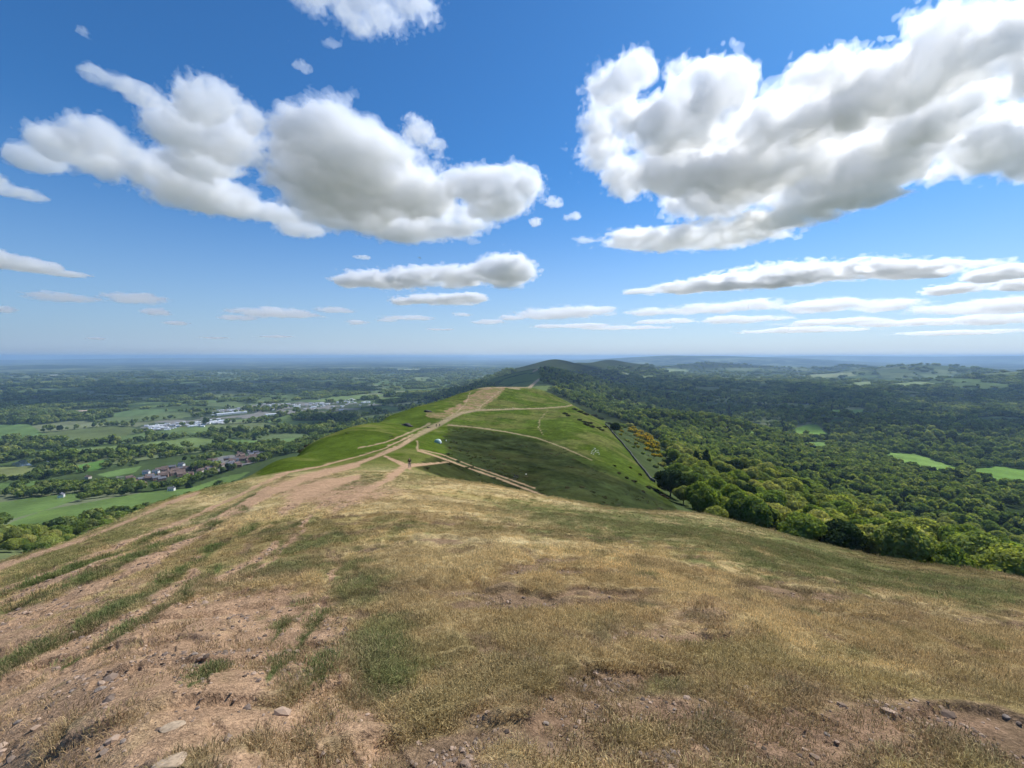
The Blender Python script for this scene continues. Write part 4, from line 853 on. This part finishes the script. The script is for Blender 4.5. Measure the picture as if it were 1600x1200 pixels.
# ---------------------------------------------------------------- wall, houses, people and the small things
def gz_at(x,y): return float(Z(np.array([x]),np.array([y]))[0])
def box(cx,cy,cz,sx,sy,sz):
    V=[(cx+a*sx/2,cy+b*sy/2,cz+c*sz/2) for c in(-1,1) for a,b in((-1,-1),(1,-1),(1,1),(-1,1))]
    return V,[(3,2,1,0),(4,5,6,7),(0,1,5,4),(1,2,6,5),(2,3,7,6),(3,0,4,7)]
def wall():
    P=[ground(px,py) for px,py in WALL_PX]; P=[p for p in P if p]; pts=[]
    for a,b in zip(P[:-1],P[1:]):
        L_=math.hypot(b[0]-a[0],b[1]-a[1]); n=max(2,int(L_/1.5))
        for k in range(n): t=k/n; pts.append((a[0]+(b[0]-a[0])*t,a[1]+(b[1]-a[1])*t))
    rg_=np.random.default_rng(8); V=[];F=[]
    for i,(x,y) in enumerate(pts):
        j=min(i+1,len(pts)-1); k=max(i-1,0); dx,dy=pts[j][0]-pts[k][0],pts[j][1]-pts[k][1]; l=math.hypot(dx,dy); nx,ny=-dy/l,dx/l; h=1.15+rg_.uniform(-.25,.2); z=gz_at(x,y)
        for s,zz,w in ((-1,-.5,.42),(-1,h,.26),(1,h,.26),(1,-.5,.42)): V.append((x+nx*w*s,y+ny*w*s,z+zz))
    for i in range(len(pts)-1):
        for k in range(4): F.append((4*i+k,4*i+(k+1)%4,4*i+4+(k+1)%4,4*i+4+k))
    F+= [(0,1,2,3),(4*len(pts)-1,4*len(pts)-2,4*len(pts)-3,4*len(pts)-4)]
    link('stone_wall',py_mesh('stone_wall',V,F,[plain_material('wall_stone',(.085,.08,.07),.95,.4,1.5)]),None,label='long dark low dry stone wall running down the green hillside to the wood',category='wall')
wall()
# houses
WHITE=plain_material('white_render',(.78,.77,.74),.7,.05,1); BRICK=plain_material('brick',(.30,.18,.13),.85,.15,1); CREAM=plain_material('cream_render',(.62,.55,.44),.8,.08,1)
TILE=plain_material('roof_tile',(.17,.115,.09),.85,.2,1); SLATE=plain_material('slate',(.14,.14,.155),.7,.15,1); PALE=plain_material('pale_roof',(.62,.63,.64),.5,.08,1); GLASS=plain_material('window_glass',(.05,.06,.08),.2)
def house_meshes(w,d,h,rh,wm,rm):
    V,F=box(0,0,h/2-.75,w,d,h+1.5); wl=py_mesh('wall',V,F,[wm])
    e=.35; V=[(-w/2-e,-d/2-e,h),(w/2+e,-d/2-e,h),(w/2+e,d/2+e,h),(-w/2-e,d/2+e,h),(-w/2-e,0,h+rh),(w/2+e,0,h+rh)]; F=[(0,1,5,4),(2,3,4,5),(1,2,5),(3,0,4),(3,2,1,0)]
    rf=py_mesh('roof',V,F,[rm]); V,F=box(w*.3,0,h+rh+.1,.7,.7,1.6); ch=py_mesh('chimney',V,F,[wm])
    parts=[]
    for sx in (-.3,0,.3):
        for zz in (h*.28,h*.72):
            for sy in (-1,1): parts.append(box(w*sx,sy*(d/2+.02),zz,1.1,.08,1.1))
    V,F=join(parts); wi=py_mesh('window',V,F,[GLASS]); return wl,rf,ch,wi
HM=[house_meshes(11,8,5.4,3,BRICK,TILE),house_meshes(14,8,5.2,3.2,BRICK,TILE),house_meshes(10,8,5.4,2.8,CREAM,TILE),house_meshes(11,8,5.4,3,WHITE,SLATE),house_meshes(12,8,5.2,3,BRICK,SLATE)]
BM_=[house_meshes(26,13,5,1.8,WHITE,PALE),house_meshes(16,10,5.5,2.2,WHITE,PALE),house_meshes(36,16,7,2,WHITE,PALE),house_meshes(14,9,5.4,3,CREAM,SLATE)]
def put_house(px,py,ms,lab,grp,name,cat,sc=1,rot=None,chim=True):
    g=ground(px,py,430)
    if g is None: return
    e=bpy.data.objects.new(name,None); C.objects.link(e); e.location=g; e.rotation_euler=(0,0,rgH.uniform(0,3.14) if rot is None else rot); e.scale=(sc,sc,sc); e['label']=lab; e['category']=cat
    if grp: e['group']=grp
    for m in (ms[:4] if chim else (ms[0],ms[1],ms[3])): link(m.name.split('.')[0],m,e)
rgH=np.random.default_rng(9)
k=0
while k<90:
    t=rgH.random(); px=np.interp(t,[0,.25,.6,1],[190,262,340,412])+rgH.normal()*5; py=np.interp(px,[190,262,300,340,375,412],[757,741,735,729,719,711])+rgH.normal()*5
    put_house(px,py,HM[rgH.choice(5,p=[.3,.2,.2,.12,.18])],'brick house with a tiled roof in the village below the left slope','houses of the brick village','house','house',.72,rot=.6+rgH.normal()*.35); k+=1
k=0
while k<255:
    t=rgH.random(); 
    if rgH.random()<.42: px=rgH.uniform(228,350); py=np.interp(px,[228,350],[669,659])+rgH.normal()*2.2
    else: px=330+t*260; py=np.interp(px,[330,380,440,590],[646,640,634,629])+rgH.normal()*2.8
    put_house(px,py,BM_[rgH.choice(4,p=[.3,.4,.12,.18])],'pale building in the distant town on the left plain','pale buildings of the distant town','building','building',rgH.uniform(.35,.7),rot=.5+rgH.normal()*.3,chim=False); k+=1
def shed(px,py,L_,W_,H_,rot,lab):
    ms=house_meshes(L_,W_,H_,H_*.3,WHITE,PALE); put_house(px,py,ms,lab,None,'industrial_shed','building',1,rot,chim=False)
shed(362,647,105,22,6,.88,'longest white industrial shed in the distant town'); shed(425,649,45,20,6,.7,'grey white shed right of the longest shed in the distant town')
shed(1253,619,44,20,7,-.5,'white shed in the dark valley on the right')
for px,py,lab in ((138,748,'lone cream house among trees left of the brick village'),(96,777,'pale cottage by the hedge below the village on the far left'),(268,767,'white house alone in the green field below the village'),(1133,671,'grey white house half hidden in the wood of the first spur'),(1262,632,'small white house at the edge of the dark valley'),(1285,633,'second small white house right of the valley edge'),(1240,616,'pale house beside the white shed in the valley')):
    put_house(px,py,HM[3] if 'cream' not in lab else HM[2],lab,None,'house','house',.62)
# water
WAT,ntw,NW=new_mat('water'); o_=NW('ShaderNodeOutputMaterial'); b_=NW('ShaderNodeBsdfPrincipled'); ntw.links.new(b_.outputs[0],o_.inputs[0]); b_.inputs['Base Color'].default_value=(.03,.05,.06,1); b_.inputs['Roughness'].default_value=.12; b_.inputs['Specular IOR Level'].default_value=1
for lx,ly,ra,rb,ang,lev in LAKES:
    V=[];n=40
    for i in range(n):
        a=6.2832*i/n; q=1+.12*math.sin(3*a+lx)+.08*math.sin(5*a); x_,y_=ra*q*math.cos(a),rb*q*math.sin(a); V.append((lx+x_*math.cos(ang)-y_*math.sin(ang),ly+x_*math.sin(ang)+y_*math.cos(ang),lev))
    link('lake',py_mesh('lake',V,[tuple(range(n))],[WAT]),None,kind='structure')
# people: one skinned body each, clothing as shells over it
SKIN=plain_material('skin',(.50,.32,.24),.6); 
def skinned(name,nodes,edges,mat,parent,sub=1):
    me=bpy.data.meshes.new(name+'_tmp'); me.from_pydata([n[:3] for n in nodes],edges,[]); o=bpy.data.objects.new(name+'_tmp',me); C.objects.link(o)
    o.modifiers.new('s','SKIN'); sd_=o.modifiers.new('b','SUBSURF'); sd_.levels=sub; sd_.render_levels=sub
    for v,n_ in zip(me.skin_vertices[0].data,nodes): v.radius=(n_[3],n_[4] if len(n_)>4 else n_[3])
    me.skin_vertices[0].data[0].use_root=True
    dg=bpy.context.evaluated_depsgraph_get(); m2=bpy.data.meshes.new_from_object(o.evaluated_get(dg)); bpy.data.objects.remove(o)
    m2.name=name; m2.materials.clear(); m2.materials.append(mat); m2.polygons.foreach_set('use_smooth',[True]*len(m2.polygons))
    return link(name,m2,parent)
def person(x,y,heading,lab,top,legs,hair,stride=.28,arm=.25,bend=.05,hang=False,z=None,group=None,poles=False):
    e=bpy.data.objects.new('person',None); C.objects.link(e); e.location=(x,y,gz_at(x,y) if z is None else z); e.rotation_euler=(0,0,heading); e['label']=lab; e['category']='person'
    if group: e['group']=group
    # faces +y
    f=stride
    hipz=.92; L={'pel':(0,0,hipz),'sp':(0,bend*.5,1.12),'ch':(0,bend,1.32),'nk':(0,bend*1.15,1.50),'hd':(0,bend*1.4,1.60),'top':(0,bend*1.4,1.70)}
    nodes=[L['pel']+(.145,.11),L['sp']+(.13,.10),L['ch']+(.155,.11),L['nk']+(.055,),L['hd']+(.085,.10),L['top']+(.06,.07)]; ed=[(0,1),(1,2),(2,3),(3,4),(4,5)]
    arms=[];legs_=[]
    for s in (-1,1):
        a0=len(nodes); sw=arm*s*(-1)
        sh=(s*.19,bend,1.40); el=(s*.25,bend-.05+sw*.5,1.13); wr=(s*.25,bend+.06+sw*1.1,.92) if not poles else (s*.27,bend+.27,1.08); hd=(s*.25,wr[1]+.04,wr[2]-.06)
        nodes+= [sh+(.062,),el+(.045,),wr+(.03,),hd+(.035,.018)]; ed+=[(2,a0),(a0,a0+1),(a0+1,a0+2),(a0+2,a0+3)]; arms.append((sh,el,wr))
        for q in range(4):
            i=len(nodes); u=(q-1.5)*.017; nodes+=[(hd[0]+u*.2,hd[1]+u+.012,hd[2]-.045,.009),(hd[0]-s*.012,hd[1]+u+.012,hd[2]-.085+.008*abs(q-1),.0075)]; ed+=[(a0+3,i),(i,i+1)]
        i=len(nodes); nodes+=[(hd[0]-s*.01,hd[1]+.045,hd[2]-.01,.010),(hd[0]-s*.015,hd[1]+.06,hd[2]-.045,.008)]; ed+=[(a0+3,i),(i,i+1)]
        b0=len(nodes); st=f*s
        if hang: hp,kn,an,to=(s*.09,0,.86),(s*.10,.42,.90),(s*.10,.62,.55),(s*.10,.75,.52)
        else: hp,kn,an,to=(s*.09,0,.84),(s*.10,st*.45+.04,.48),(s*.10,st-.02,.09),(s*.11,st+.14,.035)
        nodes+=[hp+(.085,),kn+(.058,),an+(.042,),to+(.035,.03)]; ed+=[(0,b0),(b0,b0+1),(b0+1,b0+2),(b0+2,b0+3)]; legs_.append((hp,kn,an,to))
    body=skinned('body',nodes,ed,SKIN,e,2)
    tm=plain_material('top',top,.8,.1,9); lm=plain_material('trousers_cloth',legs,.85,.1,9); hm=plain_material('hair',hair,.8)
    n2=[(0,0,.90,.165,.13),(0,bend*.5,1.12,.155,.125),(0,bend,1.33,.175,.13),(0,bend*1.1,1.46,.085,.08)]; e2=[(0,1),(1,2),(2,3)]
    for sh,el,wr in arms: i=len(n2); n2+=[sh+(.08,),el+(.06,),wr+(.045,)]; e2+=[(2,i),(i,i+1),(i+1,i+2)]
    skinned('jacket',n2,e2,tm,e,1)
    n3=[(0,0,.93,.155,.125)]; e3=[]
    for hp,kn,an,to in legs_: i=len(n3); n3+=[hp+(.10,),kn+(.075,),(an[0],an[1],an[2]+.03,.06)]; e3+=[(0,i),(i,i+1),(i+1,i+2)]
    skinned('trousers',n3,e3,lm,e,1)
    for hp,kn,an,to in legs_: skinned('boot',[(an[0],an[1]-.03,an[2]-.02,.055),(an[0],an[1]+.05,an[2]-.04,.05),(to[0],to[1]+.02,to[2]+.01,.042,.035)],[(0,1),(1,2)],plain_material('boot',(.04,.03,.025),.7),e,1)
    skinned('hair',[(0,bend*1.4-.02,1.63,.095,.10),(0,bend*1.4-.015,1.71,.082,.085)],[(0,1)],hm,e,1)
    hy=bend*1.4+.098
    V,F=join([box(sx,hy,1.625,.02,.012,.012) for sx in(-.032,.032)]); link('eyes',py_mesh('eyes',V,F,[plain_material('eye',(.03,.03,.03),.3)]),e)
    V,F=box(0,hy+.006,1.60,.022,.03,.035); link('nose',py_mesh('nose',V,F,[SKIN]),e)
    V,F=box(0,hy-.004,1.565,.05,.012,.012); link('mouth',py_mesh('mouth',V,F,[plain_material('lips',(.35,.13,.11),.5)]),e)
    if poles:
        for s in (-1,1):
            V,F=tube([(s*.27,bend+.31,1.10),(s*.30,bend+.10,.02)],[.011,.008],6); link('walking_pole',py_mesh('walking_pole',V,F,[plain_material('pole_metal',(.3,.3,.32),.4,metal=.8)]),e)
    return e
def on(px,py,r):
    x,y,_=at(px,r,py); return x,y
x,y=on(640,731,72); person(x,y,PI+.2,'walker in a black top and grey trousers coming up the dirt track with poles',(.012,.012,.016),(.16,.17,.21),(.05,.03,.02),poles=True)
g=ground(682,667); person(g[0],g[1],.4,'left of two walkers in dark clothes where the paths meet',(.02,.02,.03),(.03,.03,.04),(.03,.02,.01))
g=ground(687,666.5); person(g[0],g[1],.2,'right of two walkers in dark clothes where the paths meet',(.03,.025,.03),(.05,.05,.08),(.06,.03,.02))
g=ground(801.5,639.6); person(g[0],g[1],-1.4,'lone distant walker in a pale top on the path across the green hill',(.75,.75,.75),(.12,.12,.15),(.05,.03,.02))
# tent
def tent():
    g=ground(684,692); e=bpy.data.objects.new('tent',None); C.objects.link(e); e.location=g; e.rotation_euler=(0,0,.35); e['label']='pale green dome tent with a white side pitched beside the track junction'; e['category']='tent'
    A_,B_,H_=1.45,1.15,1.55; V=[];F=[];mi=[]; n,mr_=24,9
    for j in range(mr_+1):
        t=j/mr_*PI/2
        for i in range(n):
            a=6.2832*i/n; pole=1+.035*abs(math.cos(2*a))*math.sin(t)**.5; V.append((A_*pole*math.cos(a)*math.cos(t)**.75,B_*pole*math.sin(a)*math.cos(t)**.75,H_*math.sin(t)))
    for j in range(mr_):
        for i in range(n):
            F.append((j*n+i,j*n+(i+1)%n,(j+1)*n+(i+1)%n,(j+1)*n+i)); a=(i+.5)/n*360; mi.append(1 if a<70 or a>300 else 0)
    link('flysheet',py_mesh('flysheet',V,F,[plain_material('pale_green_nylon',(.33,.46,.36),.6),plain_material('white_nylon',(.72,.78,.74),.6)],mi,True),e)
    V=[(-.55,-1.02,.02),(.45,-1.08,.02),(.30,-.86,.95),(-.05,-.72,1.16),(-.38,-.80,.95)]; V=[(x_*1.0,y_-.09,z_) for x_,y_,z_ in V]; link('door',py_mesh('door',V,[(0,1,2,3,4)],[plain_material('dark_mesh',(.02,.04,.035),.8)]),e)
    V,F=box(0,0,.02,3.1,2.5,.05); link('groundsheet',py_mesh('groundsheet',V,F,[plain_material('groundsheet',(.02,.022,.025),.7)]),e)
    for a in (0,PI/2,PI,3*PI/2):
        V,F=tube([(1.25*math.cos(a+.78),1.0*math.sin(a+.78),.9),(2.1*math.cos(a+.78),1.8*math.sin(a+.78),0)],[.012,.012],4); link('guy_rope',py_mesh('guy_rope',V,F,[plain_material('rope',(.6,.6,.55),.8)]),e)
tent()
g=ground(697,690); o=link('boulder',stone_mesh('boulder',501,.9,CHALK,3),None,label='small pale boulder just right of the tent',category='rock'); o.location=(g[0],g[1],g[2]+.15); o.scale=(.35,.35,.45)
for px,py,w,sd_,lab in ((636,666,17,511,'dark rock outcrop low on the green left flank'),(668,644,11,512,'dark rock outcrop at the top of the left flank near the scuffed ground'),(670,668,6,513,'small dark rock beside the path junction'),(822,741,3,514,'small pale boulder right of the bench')):
    g=ground(px,py); s=w/F_PX*g[1]*.5; o=link('rock_outcrop' if w>5 else 'boulder',stone_mesh('rock',sd_,.55,ROCKD if w>5 else CHALK,4,.5),None,label=lab,category='rock'); o.location=(g[0],g[1],g[2]+s*.1); o.scale=(s*1.1,s*.9,s*.75); o.rotation_euler=(.1,.1,.3)
# bench
def bench():
    g=ground(806,748); e=bpy.data.objects.new('bench',None); C.objects.link(e); e.location=g; e.rotation_euler=(0,0,-.55); e['label']='wooden bench with a backrest beside the right hand track'; e['category']='bench'; wd=plain_material('bench_wood',(.20,.16,.12),.8,.25,6); dk=plain_material('bench_wood_dark',(.06,.05,.04),.8)
    def p_(n,bs,m):
        V,F=join([box(*b) for b in bs]); link(n,py_mesh(n,V,F,[m]),e)
    p_('seat',[(0,y_,.45,1.6,.12,.04) for y_ in(-.2,-.06,.08)],wd); p_('backrest',[(0,.21,z_,1.6,.035,.12) for z_ in(.62,.77,.92)],wd)
    for s in(-1,1): p_('leg',[(s*.7,-.2,.2,.07,.07,.48),(s*.7,.2,.45,.07,.07,1.0),(s*.7,0,.40,.06,.42,.05)],dk)
bench()
for dx,dy in ((0,0),(2,-2),(4,-3),(5,0),(4,2),(2,4),(1,6),(-1,3),(-2,5),(7,3),(9,3),(10,6),(8,-1),(3,-4)):
    g=ground(926+dx,704+dy)
    o=link('white_stone',STW if 'STW' in globals() else globals().setdefault('STW',stone_mesh('white_stone',520,.5,CHALK,2)),None,label='white stone laid as part of a small figure on the green slope',category='stone',group='white stones laid out on the green slope'); o.location=(g[0],g[1],g[2]+.05); o.scale=(.42,.30,.35); o.rotation_euler=(0,0,dx)
# bare tree
def bare_tree():
    x,y,_=at(243,118,788); z=gz_at(x,y); e=bpy.data.objects.new('hawthorn_tree',None); C.objects.link(e); e.location=(x,y,z-.2); e['label']='thin half bare tree with olive twigs standing alone on the left brow'; e['category']='tree'
    rg_=np.random.default_rng(33); parts=[]; tips=[]
    def br(p,d,l,r_,n):
        q=p+d*l; parts.append(tube([p,(p+q)/2+rg_.normal(size=3)*l*.05,q],[r_,r_*.8,r_*.6],5))
        if n==0: tips.append(q); return
        for k in range(3 if n>2 else 2):
            dd=d+rg_.normal(size=3)*.55; dd[2]=dd[2]*.7+.18; dd/=np.linalg.norm(dd); br(q,dd,l*rg_.uniform(.62,.85),r_*.6,n-1)
    br(np.zeros(3),np.array([.1,0,1.]),1.3,.12,5); V,F=join(parts); link('trunk',py_mesh('trunk',V,F,[BARK]),e)
    P=np.array(tips); P=np.repeat(P,7,0)+rg_.normal(size=(len(P)*7,3))*.22; s=.06; a=rg_.normal(size=P.shape); a/=np.linalg.norm(a,axis=1)[:,None]; b=np.cross(a,rg_.normal(size=P.shape)); b/=np.linalg.norm(b,axis=1)[:,None]
    V=np.stack([P-a*s,P+b*s,P+a*s,P-b*s],1).reshape(-1,3); me=mesh_from('crown',V,np.arange(len(V)).reshape(-1,4),[leaf_material('hawthorn_leaves',[(.16,.16,.05),(.20,.15,.06)])],smooth=False); add_tone(me,np.repeat(rg_.uniform(.7,1.3,len(P)),4)); link('crown',me,e)
    e.scale=(.95,.95,.85)
bare_tree()
# paraglider
def glider():
    r=1000; x,y,z=at(655,r,402); e=bpy.data.objects.new('paraglider',None); C.objects.link(e); e.location=(x,y,z); e.rotation_euler=(0,0,.9); e['label']='tiny pale paraglider floating high above the middle of the plain'; e['category']='paraglider'
    V=[];F=[];n=24
    for i in range(n+1):
        a=(i/n-.5)*2.0; c=1.35*math.sqrt(max(0,1-(a/1.06)**2))+.15; X_=4.6*math.sin(a)*1.15; Z_=4.6*math.cos(a)-4.6
        for u,t_ in ((-c,0),(-c*.4,.28),(c*.5,.20),(c,0),(c*.4,-.06),(-c*.4,-.06)): V.append((X_,u,Z_+t_))
    for i in range(n):
        for k_ in range(6): F.append((6*i+k_,6*i+(k_+1)%6,6*i+6+(k_+1)%6,6*i+6+k_))
    link('canopy',py_mesh('canopy',V,F,[plain_material('canopy_cloth',(.70,.72,.60),.6)],None,True),e)
    parts=[tube([(4.6*math.sin(a)*1.15,0,4.6*math.cos(a)-4.6),(math.copysign(.2,a),0,-6.6)],[.012,.012],4) for a in(-.95,-.6,-.3,.3,.6,.95)]; V,F=join(parts); link('lines',py_mesh('lines',V,F,[plain_material('line',(.2,.2,.2),.7)]),e)
    V,F=join([box(0,-.05,-7.0,.45,.6,.35),box(0,-.28,-6.75,.42,.15,.6)]); link('harness',py_mesh('harness',V,F,[plain_material('harness_cloth',(.05,.05,.07),.8)]),e)
    person(x,y,.9,'dark seated pilot hanging beneath the paraglider',(.05,.05,.08),(.04,.04,.05),(.03,.02,.02),hang=True,z=z-7.75)
glider()
print('things',time.time()-T0)
# ---------------------------------------------------------------- light, sky, air, camera
SUN_AZ,SUN_EL=math.radians(50),math.radians(48)
W=bpy.data.worlds.new('World'); S.world=W; W.use_nodes=True; nt=W.node_tree; nt.nodes.clear()
def WN(t,**k): return _node(nt,t,**k)
wo=WN('ShaderNodeOutputWorld'); bg=WN('ShaderNodeBackground'); nt.links.new(bg.outputs[0],wo.inputs[0])
sky=WN('ShaderNodeTexSky',sky_type='NISHITA',sun_disc=False,sun_elevation=SUN_EL,sun_rotation=SUN_AZ,altitude=400,air_density=1.0,dust_density=.35,ozone_density=3.0)
bg.inputs[1].default_value=.095
geo=WN('ShaderNodeNewGeometry'); sep=WN('ShaderNodeSeparateXYZ'); nt.links.new(geo.outputs['Incoming'],sep.inputs[0])
# pale band of low haze above the horizon
el=WN('ShaderNodeMapRange'); nt.links.new(sep.outputs['Z'],el.inputs[0]); el.inputs[1].default_value=0; el.inputs[2].default_value=-.42; el.inputs[3].default_value=1; el.inputs[4].default_value=0
pw=WN('ShaderNodeMath',operation='POWER',_1=2.3); nt.links.new(el.outputs[0],pw.inputs[0])
mxh=WN('ShaderNodeMix',data_type='RGBA'); nt.links.new(pw.outputs[0],mxh.inputs[0])
tint=WN('ShaderNodeMix',data_type='RGBA',blend_type='MULTIPLY'); tint.inputs[0].default_value=1; nt.links.new(sky.outputs[0],tint.inputs[6]); tint.inputs[7].default_value=(.44,.98,1.42,1)
nt.links.new(tint.outputs[2],mxh.inputs[6])
# the band is paler towards the sun
nrm=WN('ShaderNodeVectorMath',operation='DOT_PRODUCT'); nt.links.new(geo.outputs['Incoming'],nrm.inputs[0]); nrm.inputs[1].default_value=(-math.sin(SUN_AZ),-math.cos(SUN_AZ),0)
mr=WN('ShaderNodeMapRange'); nt.links.new(nrm.outputs['Value'],mr.inputs[0]); mr.inputs[1].default_value=-.2; mr.inputs[2].default_value=1
hz=WN('ShaderNodeMix',data_type='RGBA'); nt.links.new(mr.outputs[0],hz.inputs[0]); hz.inputs[6].default_value=(4.0,5.1,6.7,1); hz.inputs[7].default_value=(7.4,8.4,9.5,1)
nt.links.new(hz.outputs[2],mxh.inputs[7]); nt.links.new(mxh.outputs[2],bg.inputs[0])
sd=Vector((math.sin(SUN_AZ)*math.cos(SUN_EL),math.cos(SUN_AZ)*math.cos(SUN_EL),math.sin(SUN_EL)))
sl=bpy.data.lights.new('sun','SUN'); sl.energy=5.0; sl.angle=math.radians(.53); sl.color=(1,.98,.95)
so=bpy.data.objects.new('sun',sl); C.objects.link(so); so.rotation_euler=sd.to_track_quat('Z','Y').to_euler(); so.location=sd*3000
# air
def haze():
    R0=61000; lo,hi=-330,60
    v=[(sx*R0,sy*R0,z) for z in (lo,hi) for sx,sy in ((-1,-1),(1,-1),(1,1),(-1,1))]
    q=np.array([(3,2,1,0),(4,5,6,7),(0,1,5,4),(1,2,6,5),(2,3,7,6),(3,0,4,7)])
    m,nt_,N=new_mat('air'); out=N('ShaderNodeOutputMaterial'); pv=N('ShaderNodeVolumePrincipled')
    pv.inputs['Color'].default_value=(.52,.74,1.0,1); pv.inputs['Density'].default_value=HAZE; pv.inputs['Anisotropy'].default_value=.2
    nt_.links.new(pv.outputs[0],out.inputs['Volume'])
    me=mesh_from('haze',np.array(v),q,[m],smooth=False); link('haze',me,kind='stuff')
HAZE=6.8e-5
haze()
cam=bpy.data.cameras.new('camera'); co=bpy.data.objects.new('camera',cam); C.objects.link(co); S.camera=co
cam.lens=F_PX/1600*36; cam.sensor_width=36; cam.clip_start=.05; cam.clip_end=3e5; co.rotation_euler=(PI/2-PITCH,0,0)
S.view_settings.view_transform='Standard'; S.view_settings.look='None'; S.view_settings.exposure=0
S.cycles.volume_bounces=12; S.cycles.max_bounces=14; S.cycles.diffuse_bounces=2; S.cycles.transmission_bounces=4; S.cycles.transparent_max_bounces=64
S.cycles.use_denoising=True; S.cycles.use_adaptive_sampling=True; S.cycles.adaptive_threshold=.03; S.cycles.caustics_reflective=False; S.cycles.caustics_refractive=False
print('scene ready',time.time()-T0)
